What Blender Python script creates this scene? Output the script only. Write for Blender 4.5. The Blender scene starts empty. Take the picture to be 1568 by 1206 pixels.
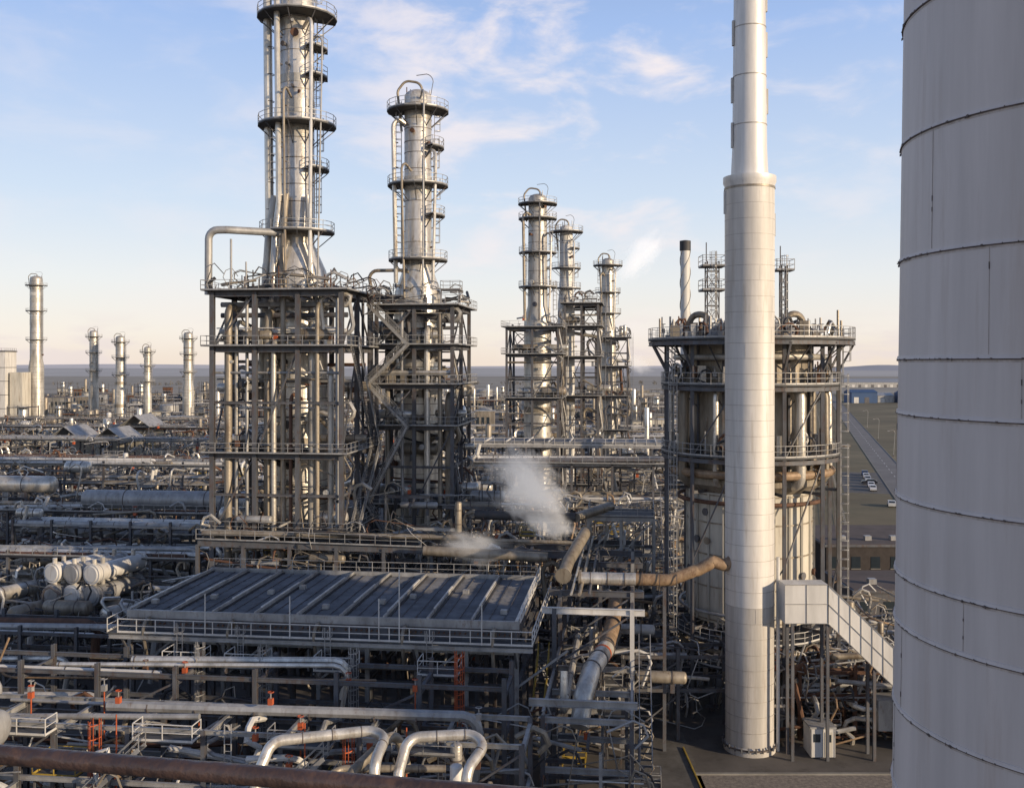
import bpy, math, random
from mathutils import Vector, Matrix, Quaternion
rnd = random.Random(11)
pi = math.pi
scene = bpy.context.scene
ROT = math.radians(-7)          # plant grid is turned 7 degrees from the view axis

# ------------------------------------------------------------------ materials
def mat(name, col, rough=.6, metal=0.0, var=.35, scale=.5, streak=.35, rust=0.0, rustcol=(.20,.085,.035), bump=0.0, bscale=3.0):
    m = bpy.data.materials.new(name); m.use_nodes = True
    nt = m.node_tree; N = nt.nodes; L = nt.links
    b = N['Principled BSDF']; b.inputs['Roughness'].default_value = rough; b.inputs['Metallic'].default_value = metal
    tc = N.new('ShaderNodeTexCoord')
    mp = N.new('ShaderNodeMapping'); mp.inputs['Scale'].default_value = (1, 1, streak)
    L.new(tc.outputs['Object'], mp.inputs['Vector'])
    n1 = N.new('ShaderNodeTexNoise'); n1.inputs['Scale'].default_value = scale; n1.inputs['Detail'].default_value = 6; n1.inputs['Roughness'].default_value = .65
    L.new(mp.outputs[0], n1.inputs['Vector'])
    r1 = N.new('ShaderNodeMapRange'); r1.inputs['From Min'].default_value = .3; r1.inputs['From Max'].default_value = .7
    r1.inputs['To Min'].default_value = 1 - var; r1.inputs['To Max'].default_value = 1 + var * .5
    L.new(n1.outputs['Fac'], r1.inputs['Value'])
    mul = N.new('ShaderNodeVectorMath'); mul.operation = 'SCALE'; mul.inputs[0].default_value = col
    L.new(r1.outputs[0], mul.inputs['Scale'])
    out = mul.outputs[0]
    if rust > 0:
        n2 = N.new('ShaderNodeTexNoise'); n2.inputs['Scale'].default_value = scale * 2.7; n2.inputs['Detail'].default_value = 8; n2.inputs['Roughness'].default_value = .7
        L.new(mp.outputs[0], n2.inputs['Vector'])
        r2 = N.new('ShaderNodeMapRange'); r2.inputs['From Min'].default_value = .62 - rust * .3; r2.inputs['From Max'].default_value = .78 - rust * .3
        r2.inputs['To Max'].default_value = .8
        L.new(n2.outputs['Fac'], r2.inputs['Value'])
        mx = N.new('ShaderNodeMix'); mx.data_type = 'RGBA'
        L.new(r2.outputs[0], mx.inputs['Factor']); L.new(out, mx.inputs['A']); mx.inputs['B'].default_value = (*rustcol, 1)
        out = mx.outputs['Result']
    L.new(out, b.inputs['Base Color'])
    if bump > 0:
        n3 = N.new('ShaderNodeTexNoise'); n3.inputs['Scale'].default_value = bscale; n3.inputs['Detail'].default_value = 4
        L.new(tc.outputs['Object'], n3.inputs['Vector'])
        bp = N.new('ShaderNodeBump'); bp.inputs['Strength'].default_value = bump; bp.inputs['Distance'].default_value = .1
        L.new(n3.outputs['Fac'], bp.inputs['Height']); L.new(bp.outputs[0], b.inputs['Normal'])
    return m
STEEL = mat('painted_steel', (.115,.12,.135), .6, .1, .4, .8, rust=.45, rustcol=(.10,.065,.05))
GALV  = mat('galvanised_steel', (.38,.38,.38), .5, .3, .4, .8, rust=.25, rustcol=(.19,.14,.11))
CLAD  = mat('aluminium_cladding', (.68,.645,.585), .34, .5, .5, .7, .2, rust=.25, rustcol=(.30,.23,.16), bump=.3)
CLADD = mat('weathered_cladding', (.32,.28,.225), .48, .3, .5, .6, .2, rust=.35, rustcol=(.13,.09,.06), bump=.3)
SILV  = mat('dull_silver_cladding', (.50,.475,.43), .42, .4, .5, .6, .2, rust=.3, rustcol=(.22,.17,.12), bump=.3)
WHITE = mat('white_paint', (.62,.61,.59), .5, 0, .3, .5, .15, rust=.15, rustcol=(.3,.24,.18))
CREAM = mat('cream_heater_plate', (.56,.53,.46), .55, 0, .35, .5, .12, rust=.3, rustcol=(.25,.18,.11))
RUST  = mat('rusty_steel', (.13,.065,.04), .75, 0, .5, 1.2)
TAN   = mat('tan_insulation', (.33,.23,.145), .6, .1, .5, 1.0, .5, rust=.4, rustcol=(.16,.09,.05), bump=.3)
ORANGE= mat('orange_primer', (.46,.10,.035), .6, 0, .3, 1)
SEAM  = mat('seam_dark', (.12,.10,.09), .8, 0, .4, 1)
GRATE = mat('grating', (.085,.088,.092), .75, .1, .3, 1, rust=.3, rustcol=(.08,.05,.035))
DARK  = mat('dark_steel', (.04,.042,.048), .65, 0, .4, 1, rust=.3, rustcol=(.07,.04,.03))
YELL  = mat('yellow_paint', (.42,.30,.06), .5, 0, .3, 1)
CONC  = mat('concrete', (.24,.23,.21), .9, 0, .35, .3, 1, bump=.2)
GLASS = mat('dark_glass', (.03,.04,.05), .15, 0, .1, 1)
LOUV  = mat('cooler_louvre', (.17,.175,.19), .6, .1, .5, .3, 1, rust=.25, rustcol=(.10,.09,.085))
BLUE  = mat('blue_sheeting', (.035,.085,.20), .6, 0, .25, .05)
STACKW= mat('stack_cladding', (.72,.695,.66), .42, .15, .3, .6, .08, rust=.22, rustcol=(.50,.45,.39), bump=.18, bscale=1.2)
STACKL= mat('stack_lower_cladding', (.56,.535,.50), .5, .1, .35, .8, .08, rust=.3, rustcol=(.34,.29,.25), bump=.2, bscale=1.2)
PIPEM=[CLAD,CLAD,GALV,GALV,CLADD,WHITE,RUST,STEEL,CLADD]
PDARK=[CLADD,STEEL,DARK,GALV,STEEL,GALV,DARK,CLADD,RUST,CLAD]
PMID=[CLADD,STEEL,GALV,GALV,CLAD,WHITE,DARK,CLADD,RUST,CLAD,GALV,TAN]

# ------------------------------------------------------------------ mesh builder
def fillet(pts, R, seg=5):
    pts = [Vector(p) for p in pts]
    if len(pts) < 3 or R <= 0: return pts
    out = [pts[0]]
    for i in range(1, len(pts)-1):
        a, b, c = pts[i-1], pts[i], pts[i+1]
        d1 = (a-b); d2 = (c-b); l1 = d1.length; l2 = d2.length
        if l1 < 1e-4 or l2 < 1e-4: continue
        d1.normalize(); d2.normalize()
        ang = d1.angle(d2)
        if ang > 3.0 or ang < .05: out.append(b); continue
        t = min(R / math.tan(ang/2), l1*.49, l2*.49)
        rr = t * math.tan(ang/2)
        cen = b + (d1+d2).normalized() * (rr / math.sin(ang/2))
        p1 = b + d1*t - cen; p2 = b + d2*t - cen
        for k in range(seg+1):
            out.append(cen + p1.slerp(p2, k/seg) if p1.angle(p2) > .01 else b)
    out.append(pts[-1]); return out

class MB:
    def __init__(s): s.v=[]; s.f=[]; s.mi=[]; s.sm=[]; s.mats=[]; s.idx={}
    def M(s, m):
        if m.name not in s.idx: s.idx[m.name]=len(s.mats); s.mats.append(m)
        return s.idx[m.name]
    def add(s, vs, fs, m, smooth=False):
        o=len(s.v); s.v.extend([tuple(p) for p in vs]); k=s.M(m)
        for f in fs: s.f.append([i+o for i in f]); s.mi.append(k); s.sm.append(smooth)
    def box(s, x0,x1,y0,y1,z0,z1, m):
        s.add([(x0,y0,z0),(x1,y0,z0),(x1,y1,z0),(x0,y1,z0),(x0,y0,z1),(x1,y0,z1),(x1,y1,z1),(x0,y1,z1)],
              [(3,2,1,0),(4,5,6,7),(0,1,5,4),(1,2,6,5),(2,3,7,6),(3,0,4,7)], m)
    def axes(s, a, b):
        d=(Vector(b)-Vector(a)).normalized()
        up=Vector((0,0,1)) if abs(d.z)<.95 else Vector((0,1,0))
        sx=d.cross(up).normalized(); sz=sx.cross(d).normalized(); return d,sx,sz
    def prism(s, prof, a, b, m):
        a=Vector(a); b=Vector(b)
        if (b-a).length<1e-4: return
        d,sx,sz=s.axes(a,b); n=len(prof)
        vs=[a+sx*p[0]+sz*p[1] for p in prof]+[b+sx*p[0]+sz*p[1] for p in prof]
        fs=[(i,(i+1)%n,(i+1)%n+n,i+n) for i in range(n)]+[tuple(range(n-1,-1,-1)),tuple(range(n,2*n))]
        s.add(vs,fs,m)
    def beam(s,a,b,w,h,m):
        w/=2;h/=2; s.prism([(-w,-h),(w,-h),(w,h),(-w,h)],a,b,m)
    def ibeam(s,a,b,w,h,m,t=.05):
        w/=2;h/=2;e=t/2
        s.prism([(-w,-h),(w,-h),(w,-h+t),(e,-h+t),(e,h-t),(w,h-t),(w,h),(-w,h),(-w,h-t),(-e,h-t),(-e,-h+t),(-w,-h+t)],a,b,m)
    def tube(s,pts,r,m,n=8,bend=0,caps=True,seg=5):
        P=fillet(pts,bend,seg) if bend else [Vector(p) for p in pts]
        Q=[P[0]]
        for p in P[1:]:
            if (p-Q[-1]).length>1e-3: Q.append(p)
        P=Q
        if len(P)<2: return
        T=[]
        for i in range(len(P)):
            a=P[max(i-1,0)]; b=P[min(i+1,len(P)-1)]
            T.append((b-a).normalized() if (b-a).length>1e-5 else Vector((0,0,1)))
        t=T[0]; u=t.cross(Vector((0,0,1)) if abs(t.z)<.9 else Vector((1,0,0))).normalized()
        vs=[]
        for i,p in enumerate(P):
            u=(u-T[i]*u.dot(T[i]))
            if u.length<1e-4: u=T[i].orthogonal()
            u.normalize(); w=T[i].cross(u)
            for k in range(n):
                a=2*pi*k/n; vs.append(p+u*(math.cos(a)*r)+w*(math.sin(a)*r))
        fs=[]
        for i in range(len(P)-1):
            for k in range(n):
                fs.append((i*n+k,i*n+(k+1)%n,(i+1)*n+(k+1)%n,(i+1)*n+k))
        s.add(vs,fs,m,True)
        if caps:
            s.add(vs[:n],[tuple(range(n-1,-1,-1))],m); s.add(vs[-n:],[tuple(range(n))],m)
    def lathe(s,o,d,prof,m,n=24):
        o=Vector(o); d=Vector(d).normalized()
        u=d.cross(Vector((0,0,1)) if abs(d.z)<.9 else Vector((1,0,0))).normalized(); w=d.cross(u)
        vs=[]
        for r,h in prof:
            for k in range(n):
                a=2*pi*k/n; vs.append(o+d*h+u*(math.cos(a)*r)+w*(math.sin(a)*r))
        fs=[(i*n+k,i*n+(k+1)%n,(i+1)*n+(k+1)%n,(i+1)*n+k) for i in range(len(prof)-1) for k in range(n)]
        s.add(vs,fs,m,True)
    def vlathe(s,x,y,prof,m,n=24): s.lathe((x,y,0),(0,0,1),prof,m,n)
    def ring(s,x,y,z,r,h,m,n=24,t=.04):
        s.vlathe(x,y,[(r-.02,z),(r+t,z),(r+t,z+h),(r-.02,z+h)],m,n)
    def vessel(s,a,d,L,r,m,n=16):
        pr=[(0.001,-r*.5)]+[(r*math.sin(t*pi/2/4),-r*.5*math.cos(t*pi/2/4)) for t in range(1,5)]
        pr+=[(r,L)]+[(r*math.cos(t*pi/2/4),L+r*.5*math.sin(t*pi/2/4)) for t in range(1,5)]
        s.lathe(a,d,pr,m,n)
        dd=Vector(d).normalized()
        for q in (.25,.75):
            c=Vector(a)+dd*L*q
            if abs(dd.z)<.5:
                s.box(c.x-r*.35,c.x+r*.35,c.y-r*.35,c.y+r*.35,c.z-r-.8,c.z-r*.7,CONC if rnd.random()<.3 else STEEL)
            s.lathe(c-dd*.05,dd,[(r-.01,0),(r+.04,0),(r+.04,.1),(r-.01,.1)],SEAM,n)
    def rail(s,pts,m=None,h=1.1,w=.055,sp=1.6,toe=True,closed=False):
        m=m or GALV
        pts=[Vector(p) for p in pts]
        if closed: pts=pts+[pts[0]]
        for a,b in zip(pts[:-1],pts[1:]):
            up=Vector((0,0,h)); L=(b-a).length
            if L<.05: continue
            s.beam(a+up,b+up,w,w,m); s.beam(a+up*.52,b+up*.52,w*.8,w*.8,m)
            if toe: s.beam(a+Vector((0,0,.08)),b+Vector((0,0,.08)),.03,.15,m)
            k=max(1,round(L/sp))
            for i in range(k): 
                p=a.lerp(b,i/k); s.beam(p,p+up,w,w,m)
        s.beam(pts[-1],pts[-1]+Vector((0,0,h)),w,w,m)
    def ladder(s,x,y,z0,z1,ang,m=None,cage=True,w=.45):
        m=m or GALV
        ux,uy=-math.sin(ang),math.cos(ang); ox,oy=math.cos(ang),math.sin(ang)
        for q in (-1,1): s.beam((x+ux*w/2*q,y+uy*w/2*q,z0),(x+ux*w/2*q,y+uy*w/2*q,z1+1),.06,.06,m)
        z=z0+.3
        while z<z1: s.beam((x-ux*w/2,y-uy*w/2,z),(x+ux*w/2,y+uy*w/2,z),.035,.035,m); z+=.45
        if cage:
            z=z0+2.2
            arc=[(x+ux*.36*math.cos(t)+ox*.75*math.sin(t), y+uy*.36*math.cos(t)+oy*.75*math.sin(t)) for t in [i*pi/6 for i in range(7)]]
            while z<z1+1:
                for p,q in zip(arc[:-1],arc[1:]): s.beam((p[0],p[1],z),(q[0],q[1],z),.03,.07,m)
                z+=.9
            for i in (0,2,3,4,6): s.beam((*arc[i],z0+2.2),(*arc[i],z1+1),.04,.04,m)
    def stairs(s,a,b,w=.9,m=None):
        m=m or GALV; a=Vector(a); b=Vector(b); h=Vector((b.x-a.x,b.y-a.y,0)) 
        sd=Vector((-h.y,h.x,0)).normalized()*w/2
        for q in (-1,1):
            s.beam(a+sd*q,b+sd*q,.06,.28,m)
            s.beam(a+sd*q+Vector((0,0,1)),b+sd*q+Vector((0,0,1)),.05,.05,m)
            s.beam(a+sd*q+Vector((0,0,.55)),b+sd*q+Vector((0,0,.55)),.04,.04,m)
            for i in range(5):
                p=a.lerp(b,i/4)+sd*q; s.beam(p,p+Vector((0,0,1)),.05,.05,m)
        n=max(2,int(abs(b.z-a.z)/.28))
        for i in range(n):
            p=a.lerp(b,(i+.5)/n); s.beam(p-sd,p+sd,.26,.04,GRATE)
    def ringplat(s,cx,cy,z,ri,ro,a0,a1,rm=None,seg=None,brk=True):
        seg=seg or max(3,int(abs(a1-a0)/(pi/9)))
        A=[a0+(a1-a0)*i/seg for i in range(seg+1)]
        vs=[]
        for a in A:
            c,q=math.cos(a),math.sin(a)
            vs+=[(cx+ri*c,cy+ri*q,z),(cx+ro*c,cy+ro*q,z),(cx+ro*c,cy+ro*q,z-.16),(cx+ri*c,cy+ri*q,z-.16)]
        fs=[]
        for i in range(seg):
            o=i*4;p=o+4
            fs+=[(o,o+1,p+1,p),(o+1,o+2,p+2,p+1),(o+2,o+3,p+3,p+2)]
        s.add(vs,fs,GRATE)
        full=abs(abs(a1-a0)-2*pi)<.01
        pts=[(cx+(ro-.04)*math.cos(a),cy+(ro-.04)*math.sin(a),z) for a in A]
        if not full:
            pts=[(cx+ri*math.cos(a0),cy+ri*math.sin(a0),z)]+pts+[(cx+ri*math.cos(a1),cy+ri*math.sin(a1),z)]
        s.rail(pts,rm,sp=1.5)
        if brk:
            for i,a in enumerate(A):
                if i%2==0:
                    c,q=math.cos(a),math.sin(a)
                    s.beam((cx+ri*c*.96,cy+ri*q*.96,z-.9*(ro-ri)-.1),(cx+ro*c*.97,cy+ro*q*.97,z-.2),.1,.1,STEEL)
    def valve(s,p,r,m=None):
        x,y,z=p; m=m or RUST
        s.box(x-r,x+r,y-r,y+r,z-r,z+r*1.6,m); s.tube([(x,y,z+r),(x,y,z+r*4)],r*.25,GALV,5)
        s.lathe((x,y,z+r*4),(0,0,1),[(r*1.2,0),(r*1.5,.03),(r*1.2,.07)],m,8)
    def build(s,name,loc=(0,0,0),rot=0.0,ang=35):
        me=bpy.data.meshes.new(name); me.from_pydata(s.v,[],s.f)
        for m in s.mats: me.materials.append(m)
        me.polygons.foreach_set('material_index',s.mi); me.polygons.foreach_set('use_smooth',s.sm)
        me.update()
        try: me.set_sharp_from_angle(angle=math.radians(ang))
        except Exception: pass
        ob=bpy.data.objects.new(name,me); ob.location=loc; ob.rotation_euler=(0,0,rot)
        scene.collection.objects.link(ob); return ob

# ------------------------------------------------------------------ reusable plant pieces
def clutter(mb,x0,x1,y0,y1,z0,z1,n,big=1.0,rg=None,pal=None):
    g=rg or rnd; pal=pal or PIPEM
    dk=pal is PDARK
    for _ in range(n):
        x=g.uniform(x0,x1); y=g.uniform(y0,y1); z=z0+(z1-z0)*g.random()**1.1; q=g.random()
        m=g.choice(pal); r=g.choice([.05,.06,.08,.1,.13,.17,.24])*big
        cx=lambda v:max(x0,min(x1,v)); cy=lambda v:max(y0,min(y1,v))
        if q<.32:
            L=g.uniform(2,10); x2=cx(x+L*g.choice([-1,1])); dz=g.uniform(-4,1.5)
            p=[(x,y,z),(x2,y,z)]
            if g.random()<.7: p.append((x2,y,max(z0,z+dz)))
            if g.random()<.4: p.append((x2,cy(y+g.uniform(1,4)),max(z0,z+dz)))
            mb.tube(p,r,m,7,r*1.6,seg=2)
        elif q<.48:
            L=g.uniform(2,9); y2=cy(y+L*g.choice([-1,1])); dz=g.uniform(-4,1.5)
            p=[(x,y,z),(x,y2,z)]
            if g.random()<.7: p.append((x,y2,max(z0,z+dz)))
            if g.random()<.4: p.append((cx(x+g.uniform(1,4)),y2,max(z0,z+dz)))
            mb.tube(p,r,m,7,r*1.6,seg=2)
        elif q<.62:
            z2=min(z1,z+g.uniform(2,7)); mb.tube([(x,y,z),(x,y,z2),(x+g.uniform(-2,2),y,z2)],r,m,7,r*1.6,seg=2)
        elif q<.76:
            L=g.uniform(2,7)
            if g.random()<.5: mb.ibeam((x,y,z),(cx(x+L),y,z),.2,.3,g.choice([STEEL,GALV,STEEL]))
            else: mb.ibeam((x,y,z),(x,cy(y+L),z),.2,.3,STEEL)
        elif q<.84:
            mb.ibeam((x,y,z0),(x,y,z),.22,.22,g.choice([STEEL,GALV]))
        elif q<.875:
            rr=g.uniform(.35,.8)*big; vm=[CLAD,CLADD,GALV] if dk else [CLAD,CLADD,WHITE]
            if g.random()<.6: mb.vessel((x,y,z+rr),(1,0,0),g.uniform(2.5,5),rr,g.choice(vm),12)
            else: mb.vessel((x,y,z),(0,0,1),g.uniform(2,4),rr*.8,g.choice(vm),12)
        elif q<.94: mb.valve((x,y,z),.14*big+.05,g.choice([RUST,ORANGE,ORANGE,GALV,DARK,STEEL]))
        else:
            w=g.uniform(1.5,3.5); d=g.uniform(1.2,2.5)
            mb.box(x,x+w,y,y+d,z-.1,z,GRATE); mb.rail([(x,y,z),(x+w,y,z),(x+w,y+d,z),(x,y+d,z)],g.choice([GALV,GALV,GALV,STEEL,YELL]),closed=True)
            mb.beam((x+.1,y+.1,z0),(x+.1,y+.1,z),.12,.12,STEEL); mb.beam((x+w-.1,y+.1,z0),(x+w-.1,y+.1,z),.12,.12,STEEL)

def rack(mb,x0,x1,y0,y1,levels,sp=6,fill=1.0,rr=(.08,.3),rail=False,along='x',cm=STEEL,bm=None,ztop=None,pal=None):
    pal=pal or PIPEM
    def T(a,b,c): return (a,b,c) if along=='x' else (b,a,c)
    L=x1-x0; k=max(1,round(L/sp)); top=levels[-1]+(1.2 if ztop is None else ztop)
    for i in range(k+1):
        x=x0+L*i/k
        for y in (y0,y1): mb.ibeam(T(x,y,0),T(x,y,top),.32,.32,cm)
        for z in levels: mb.ibeam(T(x,y0,z),T(x,y1,z),.25,.4,bm or cm)
    for z in levels:
        for y in (y0,y1): mb.ibeam(T(x0,y,z+.45),T(x1,y,z+.45),.2,.3,bm or cm)
        y=y0+.35
        while y<y1-.3:
            r=rnd.uniform(*rr)*(1 if rnd.random()<.8 else 1.5); y+=r
            if y>y1-.3: break
            if rnd.random()>fill: y+=r+.4; continue
            a=x0-1+rnd.random()*L*.15; b=x1+1-rnd.random()*L*.15; zc=z+.2+r+.02
            if fill<1: a=x0+rnd.random()*L*.5; b=a+rnd.uniform(.3,.6)*L; b=min(b,x1+1)
            pts=[T(a,y,zc),T(b,y,zc)]
            if rnd.random()<.35: pts.append(T(b,y,zc-rnd.uniform(2,5)))
            if rnd.random()<.25: pts.insert(0,T(a,y,zc+rnd.uniform(1,2.5)))
            m=rnd.choice(pal); mb.tube(pts,r,m,8,r*1.8,seg=3)
            if r>.15:
                q=a+rnd.random()*3
                while q<b-.5:
                    mb.lathe(T(q,y,zc),T(1,0,0),[(r,0),(r+.03,0),(r+.03,.09),(r,.09)],SEAM,8); q+=rnd.uniform(2.5,5)
            y+=r+rnd.uniform(.1,.5)
    for i in range(k):
        if i%3==0:
            xa=x0+L*i/k; xb=x0+L*(i+1)/k
            zs=[0]+list(levels)
            for za,zb in zip(zs[:-1],zs[1:]):
                mb.beam(T(xa,y0,za),T(xb,y0,zb),.14,.14,cm)
    if rail:
        z=levels[-1]+.7
        mb.rail([T(x0,y0-.5,z),T(x1,y0-.5,z)],GALV); mb.beam(T(x0,y0-.25,z-.05),T(x1,y0-.25,z-.05),.8,.06,GRATE)

def frame(mb,xs,ys,zs,cm=STEEL,cw=.45,bh=.5,brace=True,decks=True,hole=None,seed=1,railm=None):
    g=random.Random(seed)
    for x in xs:
        for y in ys: mb.ibeam((x,y,0),(x,y,zs[-1]+.2),cw,cw,cm,.07)
    for z in zs:
        for y in ys: mb.ibeam((xs[0],y,z),(xs[-1],y,z),.3,bh,cm)
        for x in xs: mb.ibeam((x,ys[0],z-.03),(x,ys[-1],z-.03),.3,bh-.06,cm)
    zz=[0]+list(zs)
    for za,zb in zip(zz[:-1],zz[1:]):
        zm=(za+zb)/2
        if zb-za>6:
            for y in (ys[0],ys[-1]): mb.ibeam((xs[0],y,zm),(xs[-1],y,zm),.2,.28,cm)
            for x in (xs[0],xs[-1]): mb.ibeam((x,ys[0],zm),(x,ys[-1],zm),.2,.28,cm)
        if brace:
            for x in (xs[0],xs[-1]):
                mb.beam((x,ys[0],za),(x,ys[1],zb),.16,.16,cm); mb.beam((x,ys[1],zb),(x,ys[-1],za),.16,.16,cm) if len(ys)>2 else 0
            i=g.randrange(len(xs)-1)
            mb.beam((xs[i],ys[0],za),(xs[i+1],ys[0],zb),.16,.16,cm); mb.beam((xs[i],ys[-1],zb),(xs[i+1],ys[-1],za),.16,.16,cm)
    if decks:
        for z in zs:
            x0,x1,y0,y1=xs[0],xs[-1],ys[0],ys[-1]
            hx0,hx1,hy0,hy1=hole if hole else (x0+2,x1-2,y0+2,y1-2)
            zt=z+bh/2+.01; zb=zt-.001+.05
            for (a,b,c,d) in ((x0-.9,x1+.9,y0-1.0,hy0),(x0-.9,x1+.9,hy1,y1+.9),(x0-.9,hx0,hy0,hy1),(hx1,x1+.9,hy0,hy1)):
                mb.box(a,b,c,d,zt,zb,GRATE)
            mb.rail([(x0-.9,y0-1.0,zb),(x1+.9,y0-1.0,zb),(x1+.9,y1+.9,zb),(x0-.9,y1+.9,zb)],railm,closed=True)

def column(name,x,y,prof,plats,clad=CLAD,band=2.3,ladders=(),sidepipes=(),nozzles=10,seed=3,topkit=True,n=28):
    g=random.Random(seed); mb=MB()
    zt=prof[-1][1]; rt=prof[-1][0]
    dome=[(rt*math.cos(t*pi/12),zt+rt*.55*math.sin(t*pi/12)) for t in range(1,6)]+[(.001,zt+rt*.55)]
    mb.vlathe(x,y,prof+dome,clad,n)
    def rad(z):
        for (r0,z0),(r1,z1) in zip(prof[:-1],prof[1:]):
            if z0<=z<=z1: return r0+(r1-r0)*(z-z0)/(z1-z0+1e-6)
        return rt
    z=prof[0][1]+1
    while z<zt:
        if abs(rad(z)-rad(z+.1))<.01: mb.ring(x,y,z,rad(z),.08,g.choice([SEAM,SEAM,CLADD]),n,.025)
        z+=band*g.uniform(.5,1.3)
    for _ in range(6):
        z=g.uniform(prof[0][1],zt-3)
        if abs(rad(z)-rad(z+1.5))<.01: mb.ring(x,y,z,rad(z),g.uniform(.5,1.6),g.choice([SILV,CLAD,SILV,CLADD]),n,.05)
    for (z,a0,a1,w) in plats: mb.ringplat(x,y,z,rad(z)+.05,rad(z)+w,a0,a1)
    for (z0,z1,a,off) in ladders:
        r=max(rad(z0),rad(z1))+off; mb.ladder(x+r*math.cos(a),y+r*math.sin(a),z0,z1,a)
    for (a,r,z0,z1,m) in sidepipes:
        zs=[z0+(z1-z0)*i/10 for i in range(11)]; R=max(rad(q) for q in zs)+r+.2
        px,py=x+R*math.cos(a),y+R*math.sin(a)
        mb.tube([(px,py,z0),(px,py,z1),(x+(rad(z1)-.1)*math.cos(a),y+(rad(z1)-.1)*math.sin(a),z1)],r,m,10,r*2.2)
        q=z0+2
        while q<z1-1: mb.ring(px,py,q,r,.08,SEAM,10,.02); q+=3.1
    for _ in range(nozzles):
        z=g.uniform(prof[0][1]+2,zt-1); a=g.uniform(pi,2*pi); r=rad(z); q=g.choice([.12,.2,.32])
        d=Vector((math.cos(a),math.sin(a),0)); o=Vector((x,y,z))+d*(r-.05)
        mb.lathe(o,d,[(q,0),(q,.45),(q*1.5,.45),(q*1.5,.62),(.001,.62)],g.choice([CLAD,STEEL,RUST]),10)
    if topkit:
        zt+=rt*.4
        mb.tube([(x,y,zt-.2),(x,y,zt+.7),(x-rt*.8,y,zt+.9),(x-rt-.35,y,zt),(x-rt-.35,y,zt-5)],.16,CLADD,8,.5)
        mb.tube([(x+rt*.9,y-.3,zt-1),(x+rt*.9,y-.3,zt+1.7),(x-rt*.1,y-.3,zt+2.0)],.05,STEEL,6,.6)
        for _ in range(5):
            a=g.uniform(0,6.3); mb.tube([(x+rt*.9*math.cos(a),y+rt*.9*math.sin(a),zt-2),(x+rt*.9*math.cos(a),y+rt*.9*math.sin(a),zt+g.uniform(.2,1.2))],.07,g.choice([STEEL,RUST,GALV]),6)
    return mb.build(name)

# ------------------------------------------------------------------ GROUND
def sheet(name,pts,z,m):
    me=bpy.data.meshes.new(name); me.from_pydata([(p[0],p[1],z) for p in pts],[],[tuple(range(len(pts)))]); me.materials.append(m)
    ob=bpy.data.objects.new(name,me); scene.collection.objects.link(ob); return ob
GRASS=mat('winter_grass',(.16,.135,.08),.95,0,.5,.02,1,rust=.5,rustcol=(.10,.095,.055))
YARD=mat('yard_concrete',(.11,.10,.092),.9,0,.45,.15,1,rust=.3,rustcol=(.05,.045,.04))
ASPH=mat('asphalt',(.12,.115,.11),.85,0,.45,.4,1,rust=.3,rustcol=(.06,.055,.05))
GRAVEL=mat('gravel',(.24,.21,.18),.95,0,.5,3,1,bump=.6,bscale=8)
ROADM=mat('old_road',(.17,.165,.165),.85,0,.25,.1,1)
sheet('ground',[(-9000,-500),(9000,-500),(9000,9000),(-9000,9000)],0,GRASS)
sheet('plant_yard',[(-900,-60),(36,-60),(48,120),(62,240),(150,760),(80,1100),(-900,1100)],.004,YARD)
sheet('access_road',[(9.5,60),(15.2,60),(17.5,200),(11.5,200)],.008,ASPH)
sheet('gravel_strip',[(15.2,60),(60,60),(60,82.2),(15.2,82.2)],.008,GRAVEL)
mb=MB(); mb.box(15.2,60,82.2,82.5,0,.14,CONC); mb.box(15.08,15.2,60,88,0,.14,YELL); mb.build('kerb')
rd=Vector((94,320,0)).normalized(); rn=Vector((rd.y,-rd.x,0)); rc=Vector((95,231,0))
def rp(l,w): p=rc+rd*l+rn*w; return (p.x,p.y)
sheet('public_road',[rp(-300,-4),rp(-300,4),rp(900,4),rp(900,-4)],.008,ROADM)
sheet('car_park',[rp(28,-16),rp(28,-4.3),rp(80,-4.3),rp(80,-16)],.008,ASPH)
mb=MB()
for i in range(-20,90):
    p=[Vector((*rp(i*10,-.08),.013)),Vector((*rp(i*10,.08),.013)),Vector((*rp(i*10+4,.08),.013)),Vector((*rp(i*10+4,-.08),.013))]
    mb.add(p,[(0,1,2,3)],WHITE)
mb.build('road_marking')
mb=MB()
for w in (-4.15,4.15):
    mb.beam((*rp(-300,w),.06),(*rp(900,w),.06),.25,.13,CONC)
mb.build('road_kerb')

HILL=mat('haze_tinted_hills',(.34,.35,.39),1,0,.12,.002,1)  # blue-grey of aerial haze is mixed into the hill colour
HILLP=mat('haze_paled_hills',(.60,.59,.60),1,0,.10,.002,1)  # horizon hills, paled further: the haze is painted into their colour
def hills(name,x0,x1,y,h,m,seed):
    g=random.Random(seed); n=90; vs=[];fs=[]; ph=[g.uniform(0,6) for _ in range(5)]
    for i in range(n+1):
        t=i/n; x=x0+(x1-x0)*t
        hh=h*(.5+.2*math.sin(3*t*pi+ph[0])+.12*math.sin(9*t*pi+ph[1])+.05*math.sin(23*t*pi+ph[2]))*min(1,6*t,6*(1-t))
        vs+=[(x,y,-1),(x,y+400,max(1,hh)),(x,y+1200,-1)]
    for i in range(n):
        o=i*3; fs+=[(o,o+3,o+4,o+1),(o+1,o+4,o+5,o+2)]
    me=bpy.data.meshes.new(name); me.from_pydata(vs,[],fs); me.materials.append(m)
    for p in me.polygons: p.use_smooth=True
    scene.collection.objects.link(bpy.data.objects.new(name,me))
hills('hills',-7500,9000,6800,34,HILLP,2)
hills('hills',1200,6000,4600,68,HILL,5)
FLAT=mat('hazy_farmland',(.42,.42,.42),1,0,.18,.003,1)  # far fields lightened in colour to stand in for haze
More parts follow.
